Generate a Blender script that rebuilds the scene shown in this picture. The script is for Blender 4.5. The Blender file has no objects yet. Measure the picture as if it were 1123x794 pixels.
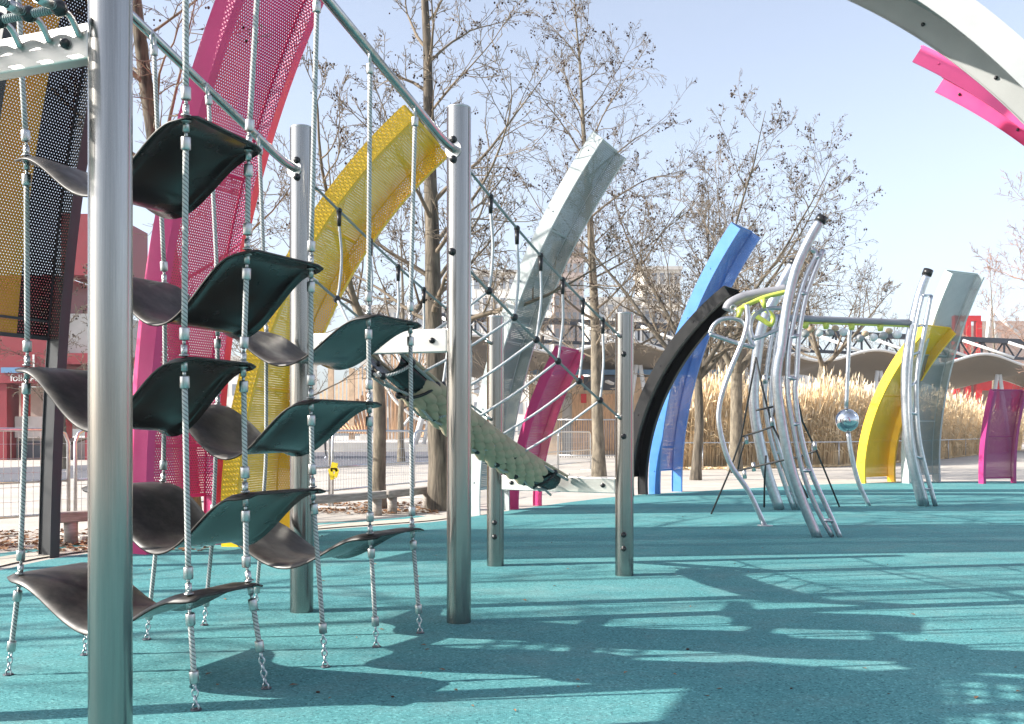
import bpy, math, random
from mathutils import Vector, Matrix, Quaternion
R = math.radians
scene = bpy.context.scene
col = scene.collection
FPX, CX, HZ, EYE = 1092.0, 561.5, 475.0, 1.085

def at(px, py, D):
    "surveyed point: where the ray through photo pixel (px, py) stands at depth D (metres)"
    return Vector(((px - CX) / FPX * D, D, EYE + (HZ - py) / FPX * D))
def gd(px, py):
    "ground point under a photo pixel"
    return at(px, py, FPX * EYE / (py - HZ))
def lerp(a, b, t): return a + (b - a) * t
def V(*a): return Vector(a)

# ------------------------------------------------------------------ mesh builder
class MB:
    def __init__(s): s.v = []; s.f = []; s.uv = []; s.mi = []; s.sm = []
    def face(s, idx, uv=None, mi=0, smooth=False):
        s.f.append(tuple(idx)); s.mi.append(mi); s.sm.append(smooth)
        s.uv.extend(uv if uv else [(0.0, 0.0)] * len(idx))
    def grid(s, P, uvf=None, mi=0, smooth=True, closed=False):
        "P[i][j] rows of points"
        b = len(s.v); n = len(P); m = len(P[0])
        for r in P: s.v.extend([tuple(p) for p in r])
        for i in range(n - 1):
            for j in range(m if closed else m - 1):
                k = (j + 1) % m
                idx = (b + i*m + j, b + i*m + k, b + (i+1)*m + k, b + (i+1)*m + j)
                uv = None
                if uvf: uv = [uvf(i, j), uvf(i, j + 1), uvf(i + 1, j + 1), uvf(i + 1, j)]
                s.face(idx, uv, mi, smooth)
        return b
    def tube(s, path, rad, sides=8, caps=True, mi=0, smooth=True):
        path = [Vector(p) for p in path]; n = len(path)
        if not hasattr(rad, '__len__'): rad = [rad] * n
        T = []
        for i in range(n):
            a = path[max(0, i-1)]; c = path[min(n-1, i+1)]
            d = c - a
            T.append(d.normalized() if d.length > 1e-9 else V(0, 0, 1))
        up = V(0, 0, 1) if abs(T[0].z) < .9 else V(1, 0, 0)
        N = (up - T[0] * up.dot(T[0])).normalized()
        rows = []; L = [0.0]
        for i in range(n):
            if i:
                q = T[i-1].rotation_difference(T[i]); N = q @ N
                N = (N - T[i] * N.dot(T[i])).normalized()
                L.append(L[-1] + (path[i] - path[i-1]).length)
            B = T[i].cross(N)
            rows.append([path[i] + (N * math.cos(2*math.pi*j/sides) + B * math.sin(2*math.pi*j/sides)) * rad[i] for j in range(sides)])
        b = s.grid(rows, lambda i, j: (j / sides, L[i]), mi, smooth, True)
        if caps:
            s.face([b + j for j in range(sides)][::-1], None, mi)
            s.face([b + (n-1)*sides + j for j in range(sides)], None, mi)
    def box(s, c, size, M=None, mi=0):
        c = Vector(c); hx, hy, hz = size[0]/2, size[1]/2, size[2]/2
        b = len(s.v)
        for dz in (-hz, hz):
            for dx, dy in ((-hx, -hy), (hx, -hy), (hx, hy), (-hx, hy)):
                p = V(dx, dy, dz)
                s.v.append(tuple(c + (M @ p if M else p)))
        sz = size
        for q, (a, e) in zip(((3,2,1,0),(4,5,6,7),(0,1,5,4),(1,2,6,5),(2,3,7,6),(3,0,4,7)),
                             ((0,1),(0,1),(0,2),(1,2),(0,2),(1,2))):
            w, h = sz[a], sz[e]
            s.face([b + i for i in q], [(0,0),(w,0),(w,h),(0,h)], mi)
    def bar(s, a, b, w, h, up=V(0, 0, 1), mi=0):
        a = Vector(a); b = Vector(b); d = b - a; L = d.length
        if L < 1e-6: return
        x = d / L
        if abs(x.dot(up)) > .99: up = V(1, 0, 0)
        y = up.cross(x).normalized(); z = x.cross(y)
        s.box((a + b) / 2, (L, w, h), Matrix((x, y, z)).transposed(), mi)
    def ball(s, c, r, seg=10, rings=7, sq=(1, 1, 1), mi=0):
        c = Vector(c); rows = []
        for i in range(rings + 1):
            th = math.pi * i / rings; rr = max(math.sin(th), 1e-3)
            rows.append([c + V(rr*math.cos(2*math.pi*j/seg)*sq[0], rr*math.sin(2*math.pi*j/seg)*sq[1], math.cos(th)*sq[2]) * r for j in range(seg)])
        s.grid(rows, None, mi, True, True)
    def sheet(s, pts, mi=0, thick=0):
        b = len(s.v); s.v.extend([tuple(p) for p in pts])
        s.face(range(b, b + len(pts)), [(p[0], p[1]) for p in pts], mi)
    def build(s, name, mats, parent=None, loc=None):
        me = bpy.data.meshes.new(name)
        off = Vector(loc) if loc is not None else V(0, 0, 0)
        if parent is not None and loc is None: off = parent.matrix_world.translation.copy() if False else Vector(parent['_o'])
        me.from_pydata([(v[0]-off.x, v[1]-off.y, v[2]-off.z) for v in s.v], [], s.f)
        if not isinstance(mats, (list, tuple)): mats = [mats]
        for m in mats: me.materials.append(m)
        me.polygons.foreach_set('material_index', s.mi)
        me.polygons.foreach_set('use_smooth', s.sm)
        ul = me.uv_layers.new(name='UVMap')
        flat = [c for uv in s.uv for c in uv]
        ul.data.foreach_set('uv', flat)
        me.update()
        o = bpy.data.objects.new(name, me); col.objects.link(o)
        if parent is not None:
            o.parent = parent
            o['_o'] = tuple(off)
        else:
            o.location = off; o['_o'] = tuple(off)
        return o

def tag(o, label=None, cat=None, group=None, kind=None):
    if label: o['label'] = label
    if cat: o['category'] = cat
    if group: o['group'] = group
    if kind: o['kind'] = kind
    return o
def thing(name, label, cat, loc, group=None):
    o = bpy.data.objects.new(name, None); col.objects.link(o)
    o.location = loc; o['_o'] = tuple(loc); o.empty_display_size = .1
    return tag(o, label, cat, group)
def smooth_path(pts, n=6):
    "Catmull-Rom through points"
    pts = [Vector(p) for p in pts]; out = []
    P = [pts[0]*2 - pts[1]] + pts + [pts[-1]*2 - pts[-2]]
    for i in range(1, len(P) - 2):
        a, b, c, d = P[i-1], P[i], P[i+1], P[i+2]
        for k in range(n):
            t = k / n
            out.append(.5*((2*b) + (c-a)*t + (2*a-5*b+4*c-d)*t*t + (3*b-a-3*c+d)*t**3))
    out.append(pts[-1]); return out

# ------------------------------------------------------------------ materials
def newmat(name):
    m = bpy.data.materials.new(name); m.use_nodes = True
    nt = m.node_tree; b = nt.nodes['Principled BSDF']
    return m, nt, b
def N(nt, t, **k):
    n = nt.nodes.new(t)
    for a, v in k.items():
        if a in n.inputs: n.inputs[a].default_value = v
        else: setattr(n, a, v)
    return n
def noise_mix(nt, b, c1, c2, scale, detail=4, rough=.6, lo=.35, hi=.65, coord='Object', stretch=None):
    tc = N(nt, 'ShaderNodeTexCoord')
    src = tc.outputs[coord]
    if stretch:
        mp = N(nt, 'ShaderNodeMapping'); mp.inputs['Scale'].default_value = stretch
        nt.links.new(src, mp.inputs[0]); src = mp.outputs[0]
    n = N(nt, 'ShaderNodeTexNoise', Scale=scale, Detail=detail, Roughness=rough)
    nt.links.new(src, n.inputs['Vector'])
    r = N(nt, 'ShaderNodeValToRGB')
    r.color_ramp.elements[0].position = lo; r.color_ramp.elements[1].position = hi
    r.color_ramp.elements[0].color = (*c1, 1); r.color_ramp.elements[1].color = (*c2, 1)
    nt.links.new(n.outputs[0], r.inputs[0])
    nt.links.new(r.outputs[0], b.inputs['Base Color'])
    return src, n, r
def add_bump(nt, b, src, scale, strength, dist=.01, detail=3):
    n = N(nt, 'ShaderNodeTexNoise', Scale=scale, Detail=detail)
    nt.links.new(src, n.inputs['Vector'])
    bp = N(nt, 'ShaderNodeBump', Strength=strength, Distance=dist)
    nt.links.new(n.outputs[0], bp.inputs['Height'])
    nt.links.new(bp.outputs[0], b.inputs['Normal'])
    return bp
def plain(name, c, rough=.5, metal=0, var=.15, scale=6, bump=0, bscale=60, spec=None, coord='Object', stretch=None, lo=.3, hi=.7):
    m, nt, b = newmat(name)
    d = tuple(x*(1-var) for x in c); e = tuple(min(1, x*(1+var)) for x in c)
    src, n, r = noise_mix(nt, b, d, e, scale, coord=coord, stretch=stretch, lo=lo, hi=hi)
    b.inputs['Roughness'].default_value = rough; b.inputs['Metallic'].default_value = metal
    if spec is not None: b.inputs['Specular IOR Level'].default_value = spec
    if bump: add_bump(nt, b, src, bscale, bump)
    return m

def steel(name, base, rough, streak=(90, 90, 1.2), bump=.02):
    m, nt, b = newmat(name)
    src, n, r = noise_mix(nt, b, tuple(x*.82 for x in base), base, 3, coord='Object', stretch=streak, lo=.3, hi=.7)
    b.inputs['Metallic'].default_value = 1
    mr = N(nt, 'ShaderNodeMapRange'); mr.inputs[1].default_value = .3; mr.inputs[2].default_value = .7
    mr.inputs[3].default_value = rough*.9; mr.inputs[4].default_value = rough*1.2
    n2 = N(nt, 'ShaderNodeTexNoise', Scale=4, Detail=3)
    nt.links.new(src, n2.inputs['Vector'])
    nt.links.new(n2.outputs[0], mr.inputs[0]); nt.links.new(mr.outputs[0], b.inputs['Roughness'])
    return m

M = {}
M['steel'] = steel('brushed_steel', (.34, .328, .31), .2)
M['steel_bar'] = steel('polished_steel_bar', (.52, .51, .49), .2, (8, 8, 8))
M['galv'] = plain('galvanised_steel', (.56, .58, .60), .38, 1, .14, 25)
M['alu'] = plain('alloy_fitting', (.50, .50, .49), .36, 1, .1, 40)
M['plate'] = plain('satin_steel_plate', (.68, .66, .62), .36, 1, .12, 4, stretch=(1, 1, 6))
M['blackplastic'] = plain('black_plastic', (.012, .012, .013), .32, 0, .2, 20)
M['white_paint'] = plain('white_paint', (.72, .72, .70), .4, 0, .04, 4)

# rubber safety floor: packed granules, worn lighter and darker in broad clouds
def rubber_floor():
    m, nt, b = newmat('rubber_granule_floor')
    tc = N(nt, 'ShaderNodeTexCoord')
    big = N(nt, 'ShaderNodeTexNoise', Scale=.7, Detail=5); nt.links.new(tc.outputs['Object'], big.inputs['Vector'])
    r1 = N(nt, 'ShaderNodeValToRGB'); e = r1.color_ramp.elements
    e[0].position = .3; e[0].color = (.070, .218, .232, 1); e[1].position = .7; e[1].color = (.104, .288, .292, 1)
    nt.links.new(big.outputs[0], r1.inputs[0])
    vo = N(nt, 'ShaderNodeTexVoronoi', Scale=130); nt.links.new(tc.outputs['Object'], vo.inputs['Vector'])
    sep = N(nt, 'ShaderNodeSeparateColor'); nt.links.new(vo.outputs['Color'], sep.inputs[0])
    r2 = N(nt, 'ShaderNodeValToRGB'); e = r2.color_ramp.elements
    e[0].position = 0; e[0].color = (.35, .38, .42, 1); e[1].position = 1; e[1].color = (1.9, 1.6, 1.55, 1)
    el = r2.color_ramp.elements.new(.12); el.color = (.80, .83, .84, 1)
    el = r2.color_ramp.elements.new(.85); el.color = (1.12, 1.1, 1.1, 1)
    nt.links.new(sep.outputs[0], r2.inputs[0])
    mx = N(nt, 'ShaderNodeMix', data_type='RGBA', blend_type='MULTIPLY'); mx.inputs[0].default_value = 1
    nt.links.new(r1.outputs[0], mx.inputs[6]); nt.links.new(r2.outputs[0], mx.inputs[7])
    # scattered dirt
    dn = N(nt, 'ShaderNodeTexNoise', Scale=2.3, Detail=8, Roughness=.7); nt.links.new(tc.outputs['Object'], dn.inputs['Vector'])
    dr = N(nt, 'ShaderNodeMapRange'); dr.inputs[1].default_value = .5; dr.inputs[2].default_value = .78; dr.inputs[4].default_value = .42
    nt.links.new(dn.outputs[0], dr.inputs[0])
    mx2 = N(nt, 'ShaderNodeMix', data_type='RGBA'); mx2.inputs[7].default_value = (.17, .25, .24, 1)
    nt.links.new(dr.outputs[0], mx2.inputs[0]); nt.links.new(mx.outputs[2], mx2.inputs[6])
    sn = N(nt, 'ShaderNodeTexNoise', Scale=.9, Detail=9, Roughness=.72); mpn = N(nt, 'ShaderNodeMapping'); mpn.inputs['Scale'].default_value = (1, 1.6, 1); mpn.inputs['Location'].default_value = (7, 3, 0)
    nt.links.new(tc.outputs['Object'], mpn.inputs[0]); nt.links.new(mpn.outputs[0], sn.inputs['Vector'])
    sr = N(nt, 'ShaderNodeMapRange'); sr.inputs[1].default_value = .52; sr.inputs[2].default_value = .72; sr.inputs[4].default_value = .26
    nt.links.new(sn.outputs[0], sr.inputs[0])
    mx3 = N(nt, 'ShaderNodeMix', data_type='RGBA'); mx3.inputs[7].default_value = (.27, .36, .35, 1)
    nt.links.new(sr.outputs[0], mx3.inputs[0]); nt.links.new(mx2.outputs[2], mx3.inputs[6])
    nt.links.new(mx3.outputs[2], b.inputs['Base Color'])
    b.inputs['Roughness'].default_value = .85; b.inputs['Specular IOR Level'].default_value = .06
    bp = N(nt, 'ShaderNodeBump', Strength=.35, Distance=.004)
    nt.links.new(vo.outputs['Distance'], bp.inputs['Height']); nt.links.new(bp.outputs[0], b.inputs['Normal'])
    return m
M['floor'] = rubber_floor()

def paving():
    m, nt, b = newmat('pale_sand_paving')
    src, n, r = noise_mix(nt, b, (.36, .325, .28), (.48, .435, .385), 1.1, 8, .65)
    tc = N(nt, 'ShaderNodeTexCoord')
    n2 = N(nt, 'ShaderNodeTexNoise', Scale=45, Detail=4); nt.links.new(tc.outputs['Object'], n2.inputs['Vector'])
    mx = N(nt, 'ShaderNodeMix', data_type='RGBA', blend_type='OVERLAY'); mx.inputs[0].default_value = .5
    nt.links.new(r.outputs[0], mx.inputs[6]); nt.links.new(n2.outputs[0], mx.inputs[7])
    nt.links.new(mx.outputs[2], b.inputs['Base Color']); b.inputs['Roughness'].default_value = .9
    return m
M['paving'] = paving()
M['dark_ground'] = plain('dark_grey_ground', (.10, .10, .115), .85, 0, .2, 3, .2, 90)
M['kerb'] = plain('sandstone_kerb', (.46, .41, .34), .85, 0, .15, 5, .2)
M['timber'] = plain('weathered_timber', (.30, .27, .24), .85, 0, .3, 5, .3, 30, stretch=(1, 1, 8))
M['fir'] = plain('warm_fir_timber', (.52, .31, .17), .75, 0, .25, 4, .15, 20, stretch=(3, 3, .6))
M['fir2'] = plain('pale_fir_timber', (.56, .40, .26), .75, 0, .2, 4, .15, 20)

def paint(name, c, rough=.38, var=.07):
    m, nt, b = newmat(name)
    src, n, r = noise_mix(nt, b, tuple(x*(1-var) for x in c), tuple(min(1, x*(1+var)) for x in c), 2.2, 6, .65)
    n2 = N(nt, 'ShaderNodeTexNoise', Scale=9, Detail=6); nt.links.new(src, n2.inputs['Vector'])
    mr = N(nt, 'ShaderNodeMapRange'); mr.inputs[1].default_value = .3; mr.inputs[2].default_value = .7
    mr.inputs[3].default_value = rough*.85; mr.inputs[4].default_value = rough*1.3
    nt.links.new(n2.outputs[0], mr.inputs[0]); nt.links.new(mr.outputs[0], b.inputs['Roughness'])
    return m, nt, b
def perforate(m, nt, b, pitch=.0285, rad=.0045):
    "round holes punched in staggered rows, laid out on the sheet's own metric UV"
    uv = N(nt, 'ShaderNodeUVMap'); uv.uv_map = 'UVMap'
    ds = []
    for off in ((0, 0), (.5, .5)):
        mp = N(nt, 'ShaderNodeVectorMath', operation='MULTIPLY_ADD')
        mp.inputs[1].default_value = (1/pitch, 1/(pitch*1.732), 0); mp.inputs[2].default_value = (*off, 0)
        nt.links.new(uv.outputs[0], mp.inputs[0])
        fr = N(nt, 'ShaderNodeVectorMath', operation='FRACTION'); nt.links.new(mp.outputs[0], fr.inputs[0])
        sb = N(nt, 'ShaderNodeVectorMath', operation='MULTIPLY_ADD')
        sb.inputs[1].default_value = (pitch, pitch*1.732, 0); sb.inputs[2].default_value = (-pitch/2, -pitch*.866, 0)
        nt.links.new(fr.outputs[0], sb.inputs[0])
        ln = N(nt, 'ShaderNodeVectorMath', operation='LENGTH'); nt.links.new(sb.outputs[0], ln.inputs[0])
        ds.append(ln.outputs['Value'])
    mn = N(nt, 'ShaderNodeMath', operation='MINIMUM'); nt.links.new(ds[0], mn.inputs[0]); nt.links.new(ds[1], mn.inputs[1])
    gt = N(nt, 'ShaderNodeMath', operation='GREATER_THAN'); gt.inputs[1].default_value = rad
    nt.links.new(mn.outputs[0], gt.inputs[0]); nt.links.new(gt.outputs[0], b.inputs['Alpha'])
    return m
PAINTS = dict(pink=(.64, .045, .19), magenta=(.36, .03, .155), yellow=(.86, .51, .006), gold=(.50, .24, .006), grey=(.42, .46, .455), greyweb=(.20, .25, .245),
              blue=(.055, .21, .56), black=(.006, .006, .007), darkgrey=(.055, .057, .06), blackface=(.011, .0115, .0125), pale=(.33, .335, .33))
for k, c in PAINTS.items():
    M[k] = paint(k + '_enamel', c)[0]
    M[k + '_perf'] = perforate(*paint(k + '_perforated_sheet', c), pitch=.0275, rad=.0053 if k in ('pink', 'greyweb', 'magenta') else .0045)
for k in ('black', 'blackface', 'darkgrey', 'black_perf'):
    M[k].node_tree.nodes['Principled BSDF'].inputs['Specular IOR Level'].default_value = .22

def belt_mat(name, c1, c2, r0, r1, spec=.5):
    m, nt, b = newmat(name)
    src, n, r = noise_mix(nt, b, c1, c2, 6, 10, .78, .42, .68)
    n2 = N(nt, 'ShaderNodeTexNoise', Scale=7, Detail=2, Roughness=.5); nt.links.new(src, n2.inputs['Vector'])
    mr = N(nt, 'ShaderNodeMapRange'); mr.inputs[1].default_value = .3; mr.inputs[2].default_value = .7
    mr.inputs[3].default_value = r0; mr.inputs[4].default_value = r1
    nt.links.new(n2.outputs[0], mr.inputs[0]); nt.links.new(mr.outputs[0], b.inputs['Roughness'])
    b.inputs['Specular IOR Level'].default_value = spec
    add_bump(nt, b, src, 3, .05, .03, 1)
    return m
M['belt_top'] = belt_mat('worn_rubber_belt', (.011, .009, .008), (.068, .058, .049), .34, .62, .4)
M['belt_under'] = belt_mat('shiny_rubber_underside', (.007, .008, .0085), (.014, .015, .016), .14, .32, .5)

def rope_mat(name, c1, c2, pitch=.05, strands=3):
    "laid rope: strands wind round the length"
    m, nt, b = newmat(name)
    uv = N(nt, 'ShaderNodeUVMap'); uv.uv_map = 'UVMap'
    sx = N(nt, 'ShaderNodeSeparateXYZ'); nt.links.new(uv.outputs[0], sx.inputs[0])
    a = N(nt, 'ShaderNodeMath', operation='MULTIPLY'); a.inputs[1].default_value = 2*math.pi*strands; nt.links.new(sx.outputs[0], a.inputs[0])
    c = N(nt, 'ShaderNodeMath', operation='MULTIPLY_ADD'); c.inputs[1].default_value = 2*math.pi*strands/pitch
    nt.links.new(sx.outputs[1], c.inputs[0]); nt.links.new(a.outputs[0], c.inputs[2])
    s = N(nt, 'ShaderNodeMath', operation='SINE'); nt.links.new(c.outputs[0], s.inputs[0])
    mr = N(nt, 'ShaderNodeMapRange'); mr.inputs[1].default_value = -1; nt.links.new(s.outputs[0], mr.inputs[0])
    r = N(nt, 'ShaderNodeValToRGB'); e = r.color_ramp.elements
    e[0].position = .05; e[0].color = (*c1, 1); e[1].position = .45; e[1].color = (*c2, 1)
    nt.links.new(mr.outputs[0], r.inputs[0]); nt.links.new(r.outputs[0], b.inputs['Base Color'])
    b.inputs['Roughness'].default_value = .7
    bp = N(nt, 'ShaderNodeBump', Strength=.8, Distance=.004); nt.links.new(mr.outputs[0], bp.inputs['Height'])
    nt.links.new(bp.outputs[0], b.inputs['Normal'])
    return m
M['rope'] = rope_mat('grey_laid_rope', (.20, .20, .195), (.52, .52, .50))
M['rope_green'] = rope_mat('greygreen_rope', (.13, .16, .155), (.36, .40, .385), .03)
M['rope_white'] = rope_mat('pale_braided_rope', (.36, .38, .39), (.62, .64, .65), .03)
M['rope_black'] = plain('black_rope', (.02, .02, .021), .7, 0, .3, 60)
M['pad'] = plain('olive_rubber_pad', (.43, .35, .235), .75, 0, .14, 8, .2, 40)
M['bark'] = plain('plane_bark', (.155, .13, .095), .95, 0, .6, 9, .9, 22, stretch=(1, 1, .35))
M['bark_thick'] = plain('furrowed_bark', (.10, .083, .062), .95, 0, .75, 10, 1.0, 30, stretch=(1.4, 1.4, .22))
M['twig'] = plain('bare_twig', (.165, .13, .092), .9, 0, .3, 3)
M['twig_red'] = plain('reddish_twig', (.30, .18, .13), .9, 0, .3, 3)
M['seed'] = plain('brown_seed_ball', (.035, .017, .010), .9, 0, .4, 8)
M['reed'] = plain('dry_reed', (.74, .56, .33), .85, 0, .35, 1.5)
M['reed2'] = plain('reed_plume', (.74, .60, .41), .9, 0, .25, 2)
M['leaf'] = plain('dead_leaf', (.20, .10, .045), .85, 0, .5, 6)
M['red'] = plain('red_enamel', (.52, .012, .016), .4, 0, .08, 2)
M['darkred'] = plain('dark_red_panel', (.22, .012, .022), .45, 0, .08, 2)
M['bluepaint'] = plain('blue_paint', (.10, .22, .38), .5, 0, .1, 2)
M['render_white'] = plain('white_render', (.66, .63, .58), .8, 0, .06, 1)
M['render_cream'] = plain('cream_render', (.62, .57, .50), .8, 0, .08, 1)
M['render_brown'] = plain('brown_brick', (.40, .31, .27), .85, 0, .15, 2)
M['concrete'] = plain('pale_concrete', (.46, .44, .41), .85, 0, .1, 2)
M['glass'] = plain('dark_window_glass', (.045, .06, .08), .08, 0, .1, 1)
M['farglass'] = plain('haze_paled_window_glass', (.20, .22, .25), .2, 0, .1, 1)  # distance haze put into the colour: paler panes for the far flats
M['canopy'] = plain('grey_canopy_skin', (.20, .18, .15), .7, 0, .06, .6)
M['trussdark'] = plain('dark_steel_truss', (.05, .058, .075), .5, .3, .1, 3)
M['lime'] = plain('lime_plastic', (.50, .58, .10), .4, 0, .06, 5)
M['greytube'] = plain('grey_coated_tube', (.25, .25, .27), .5, 0, .08, 5)
M['chrome'] = plain('polished_ball_steel', (.62, .64, .66), .14, 1, .03, 3)
M['yellowtape'] = plain('yellow_plastic', (.80, .62, .02), .5, 0, .08, 5)
M['cloth_dark'] = plain('dark_cloth', (.02, .022, .03), .9, 0, .2, 10)
M['skin'] = plain('skin', (.45, .28, .20), .6, 0, .05, 10)
M['shoe'] = plain('pale_shoe', (.50, .52, .58), .7, 0, .1, 10)

# ------------------------------------------------------------------ camera, sun, sky
cam_d = bpy.data.cameras.new('camera'); cam = bpy.data.objects.new('camera', cam_d); col.objects.link(cam)
cam.location = (0, 0, EYE); cam.rotation_euler = (R(90), 0, 0)
cam_d.sensor_width = 36; cam_d.lens = FPX / 1123 * 36; cam_d.shift_y = (HZ - 397) / 1123
cam_d.clip_start = .05; cam_d.clip_end = 4000
scene.camera = cam

SUN_EL, SUN_BACK = R(29.5), R(10.5)
sd = V(-math.cos(SUN_EL)*math.cos(SUN_BACK), -math.cos(SUN_EL)*math.sin(SUN_BACK), math.sin(SUN_EL))   # towards the sun
sl = bpy.data.lights.new('sun', 'SUN'); so = bpy.data.objects.new('sun', sl); col.objects.link(so)
sl.energy = 4.6; sl.angle = R(.5); sl.color = (1, .945, .86)
so.rotation_euler = (-sd).to_track_quat('-Z', 'Y').to_euler(); so.location = sd * 60
w = bpy.data.worlds.new('World'); scene.world = w; w.use_nodes = True
nt = w.node_tree
sky = nt.nodes.new('ShaderNodeTexSky'); sky.sky_type = 'NISHITA'; sky.sun_disc = False
sky.sun_elevation = SUN_EL; sky.sun_rotation = math.atan2(sd.x, sd.y)
sky.air_density = 1.0; sky.dust_density = 2.4; sky.ozone_density = 4.5
bg = nt.nodes['Background']; bg.inputs['Strength'].default_value = .125
veil = nt.nodes.new('ShaderNodeHueSaturation'); veil.inputs['Saturation'].default_value = .57   # thin high haze pales the blue
nt.links.new(sky.outputs[0], veil.inputs['Color']); nt.links.new(veil.outputs[0], bg.inputs[0])
scene.view_settings.view_transform = 'Standard'; scene.view_settings.look = 'None'
scene.view_settings.exposure = 1.27; scene.view_settings.gamma = 1
scene.cycles.max_bounces = 8; scene.cycles.transparent_max_bounces = 24
scene.cycles.use_denoising = True

# ------------------------------------------------------------------ ground
def flat_obj(name, pts, z, mat, kind='structure', label=None):
    mb = MB(); mb.sheet([(p[0], p[1], z) for p in pts]); o = mb.build(name, mat)
    tag(o, label, None, None, kind); return o
flat_obj('ground', [(-300, -60), (380, -60), (380, 400), (-300, 400)], 0, M['paving'], label='pale sandy paving around the playground')
edge_px = [(-260, 700), (0, 626), (100, 607), (220, 596), (350, 582), (430, 576), (490, 571), (560, 560), (640, 549), (700, 543), (800, 537), (900, 531.5), (1000, 529), (1123, 528), (1300, 529)]
edge = [gd(*p) for p in edge_px]
ep = smooth_path(edge, 4)
poly = [(-14, -9)] + [(-14, 2)] + [(p.x, p.y) for p in ep] + [(22, 18), (24, -9)]
flat_obj('rubber_floor', poly, .004, M['floor'], label='teal rubber safety flooring with sharp shadows across it')
# beige kerb band and a thin second teal ribbon along the left edge
def ribbon(name, path, off0, off1, z, mat, label):
    mb = MB(); rows = []
    for i, p in enumerate(path):
        a = path[max(0, i-1)]; c = path[min(len(path)-1, i+1)]
        t = (c - a); t.z = 0; t.normalize(); n = V(-t.y, t.x, 0)
        rows.append([V(p.x, p.y, z) + n*off0, V(p.x, p.y, z) + n*off1])
    mb.grid(rows, None, 0, False); o = mb.build(name, mat); tag(o, label, None, None, 'structure'); return o
half = ep[:26]
ribbon('kerb', half, .12, .5, .012, M['kerb'], 'pale kerb band bordering the teal floor')
ribbon('rubber_strip', half, .52, .72, .008, M['floor'], 'thin teal strip beyond the pale kerb')
# dark flat band laid across the paving beyond the fence
flat_obj('dark_ground_band', [gd(-500, 528), gd(0, 528), gd(200, 520), gd(400, 512), gd(520, 507), gd(560, 499), gd(500, 494), gd(330, 496), gd(100, 510), gd(0, 513), gd(-500, 515)], .006, M['dark_ground'], label='dark band crossing the paving behind the fence')
# litter lying on the floor
mb = MB(); rng = random.Random(5)
for i in range(12):
    p = gd(rng.uniform(150, 1120), 475 + rng.uniform(62, 300)); a = rng.uniform(0, 6.3); s = rng.uniform(.004, .010)
    mb.ball((p.x, p.y, .004 + s*.4), s, 6, 4, (1, .8, .5))
tag(mb.build('seed_litter', M['seed']), 'small brown seeds scattered over the teal floor', None, None, 'stuff')
mb = MB()
for i in range(1700):
    if rng.random() < .55: p = gd(rng.uniform(-120, 215), rng.uniform(588, 612) - 0); q = rng.random()
    else: p = gd(rng.uniform(330, 478), rng.uniform(554, 567))
    p = p + V(0, rng.uniform(.25, .6), 0)
    a = rng.uniform(0, 6.3); s = rng.uniform(.025, .055); tl = rng.uniform(.0, .03)
    c, sn = math.cos(a)*s, math.sin(a)*s
    b0 = len(mb.v)
    for dx, dy, dz in ((-c, -sn, 0), (sn*.6, -c*.6, tl), (c, sn, .004), (-sn*.6, c*.6, tl*.5)): mb.v.append((p.x+dx, p.y+dy, .016 + dz))
    mb.face((b0, b0+1, b0+2, b0+3))
for i in range(70):
    p = gd(rng.uniform(120, 1120), 475 + rng.uniform(58, 310)); a = rng.uniform(0, 6.3); s = rng.uniform(.008, .022)
    c, sn = math.cos(a)*s, math.sin(a)*s; b0 = len(mb.v)
    for dx, dy, dz in ((-c, -sn, 0), (sn*.5, -c*.5, .006), (c, sn, .003), (-sn*.5, c*.5, .004)): mb.v.append((p.x+dx, p.y+dy, .007 + dz))
    mb.face((b0, b0+1, b0+2, b0+3))
tag(mb.build('leaf_litter', M['leaf']), 'dry brown leaves gathered along the kerb', None, None, 'stuff')

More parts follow.
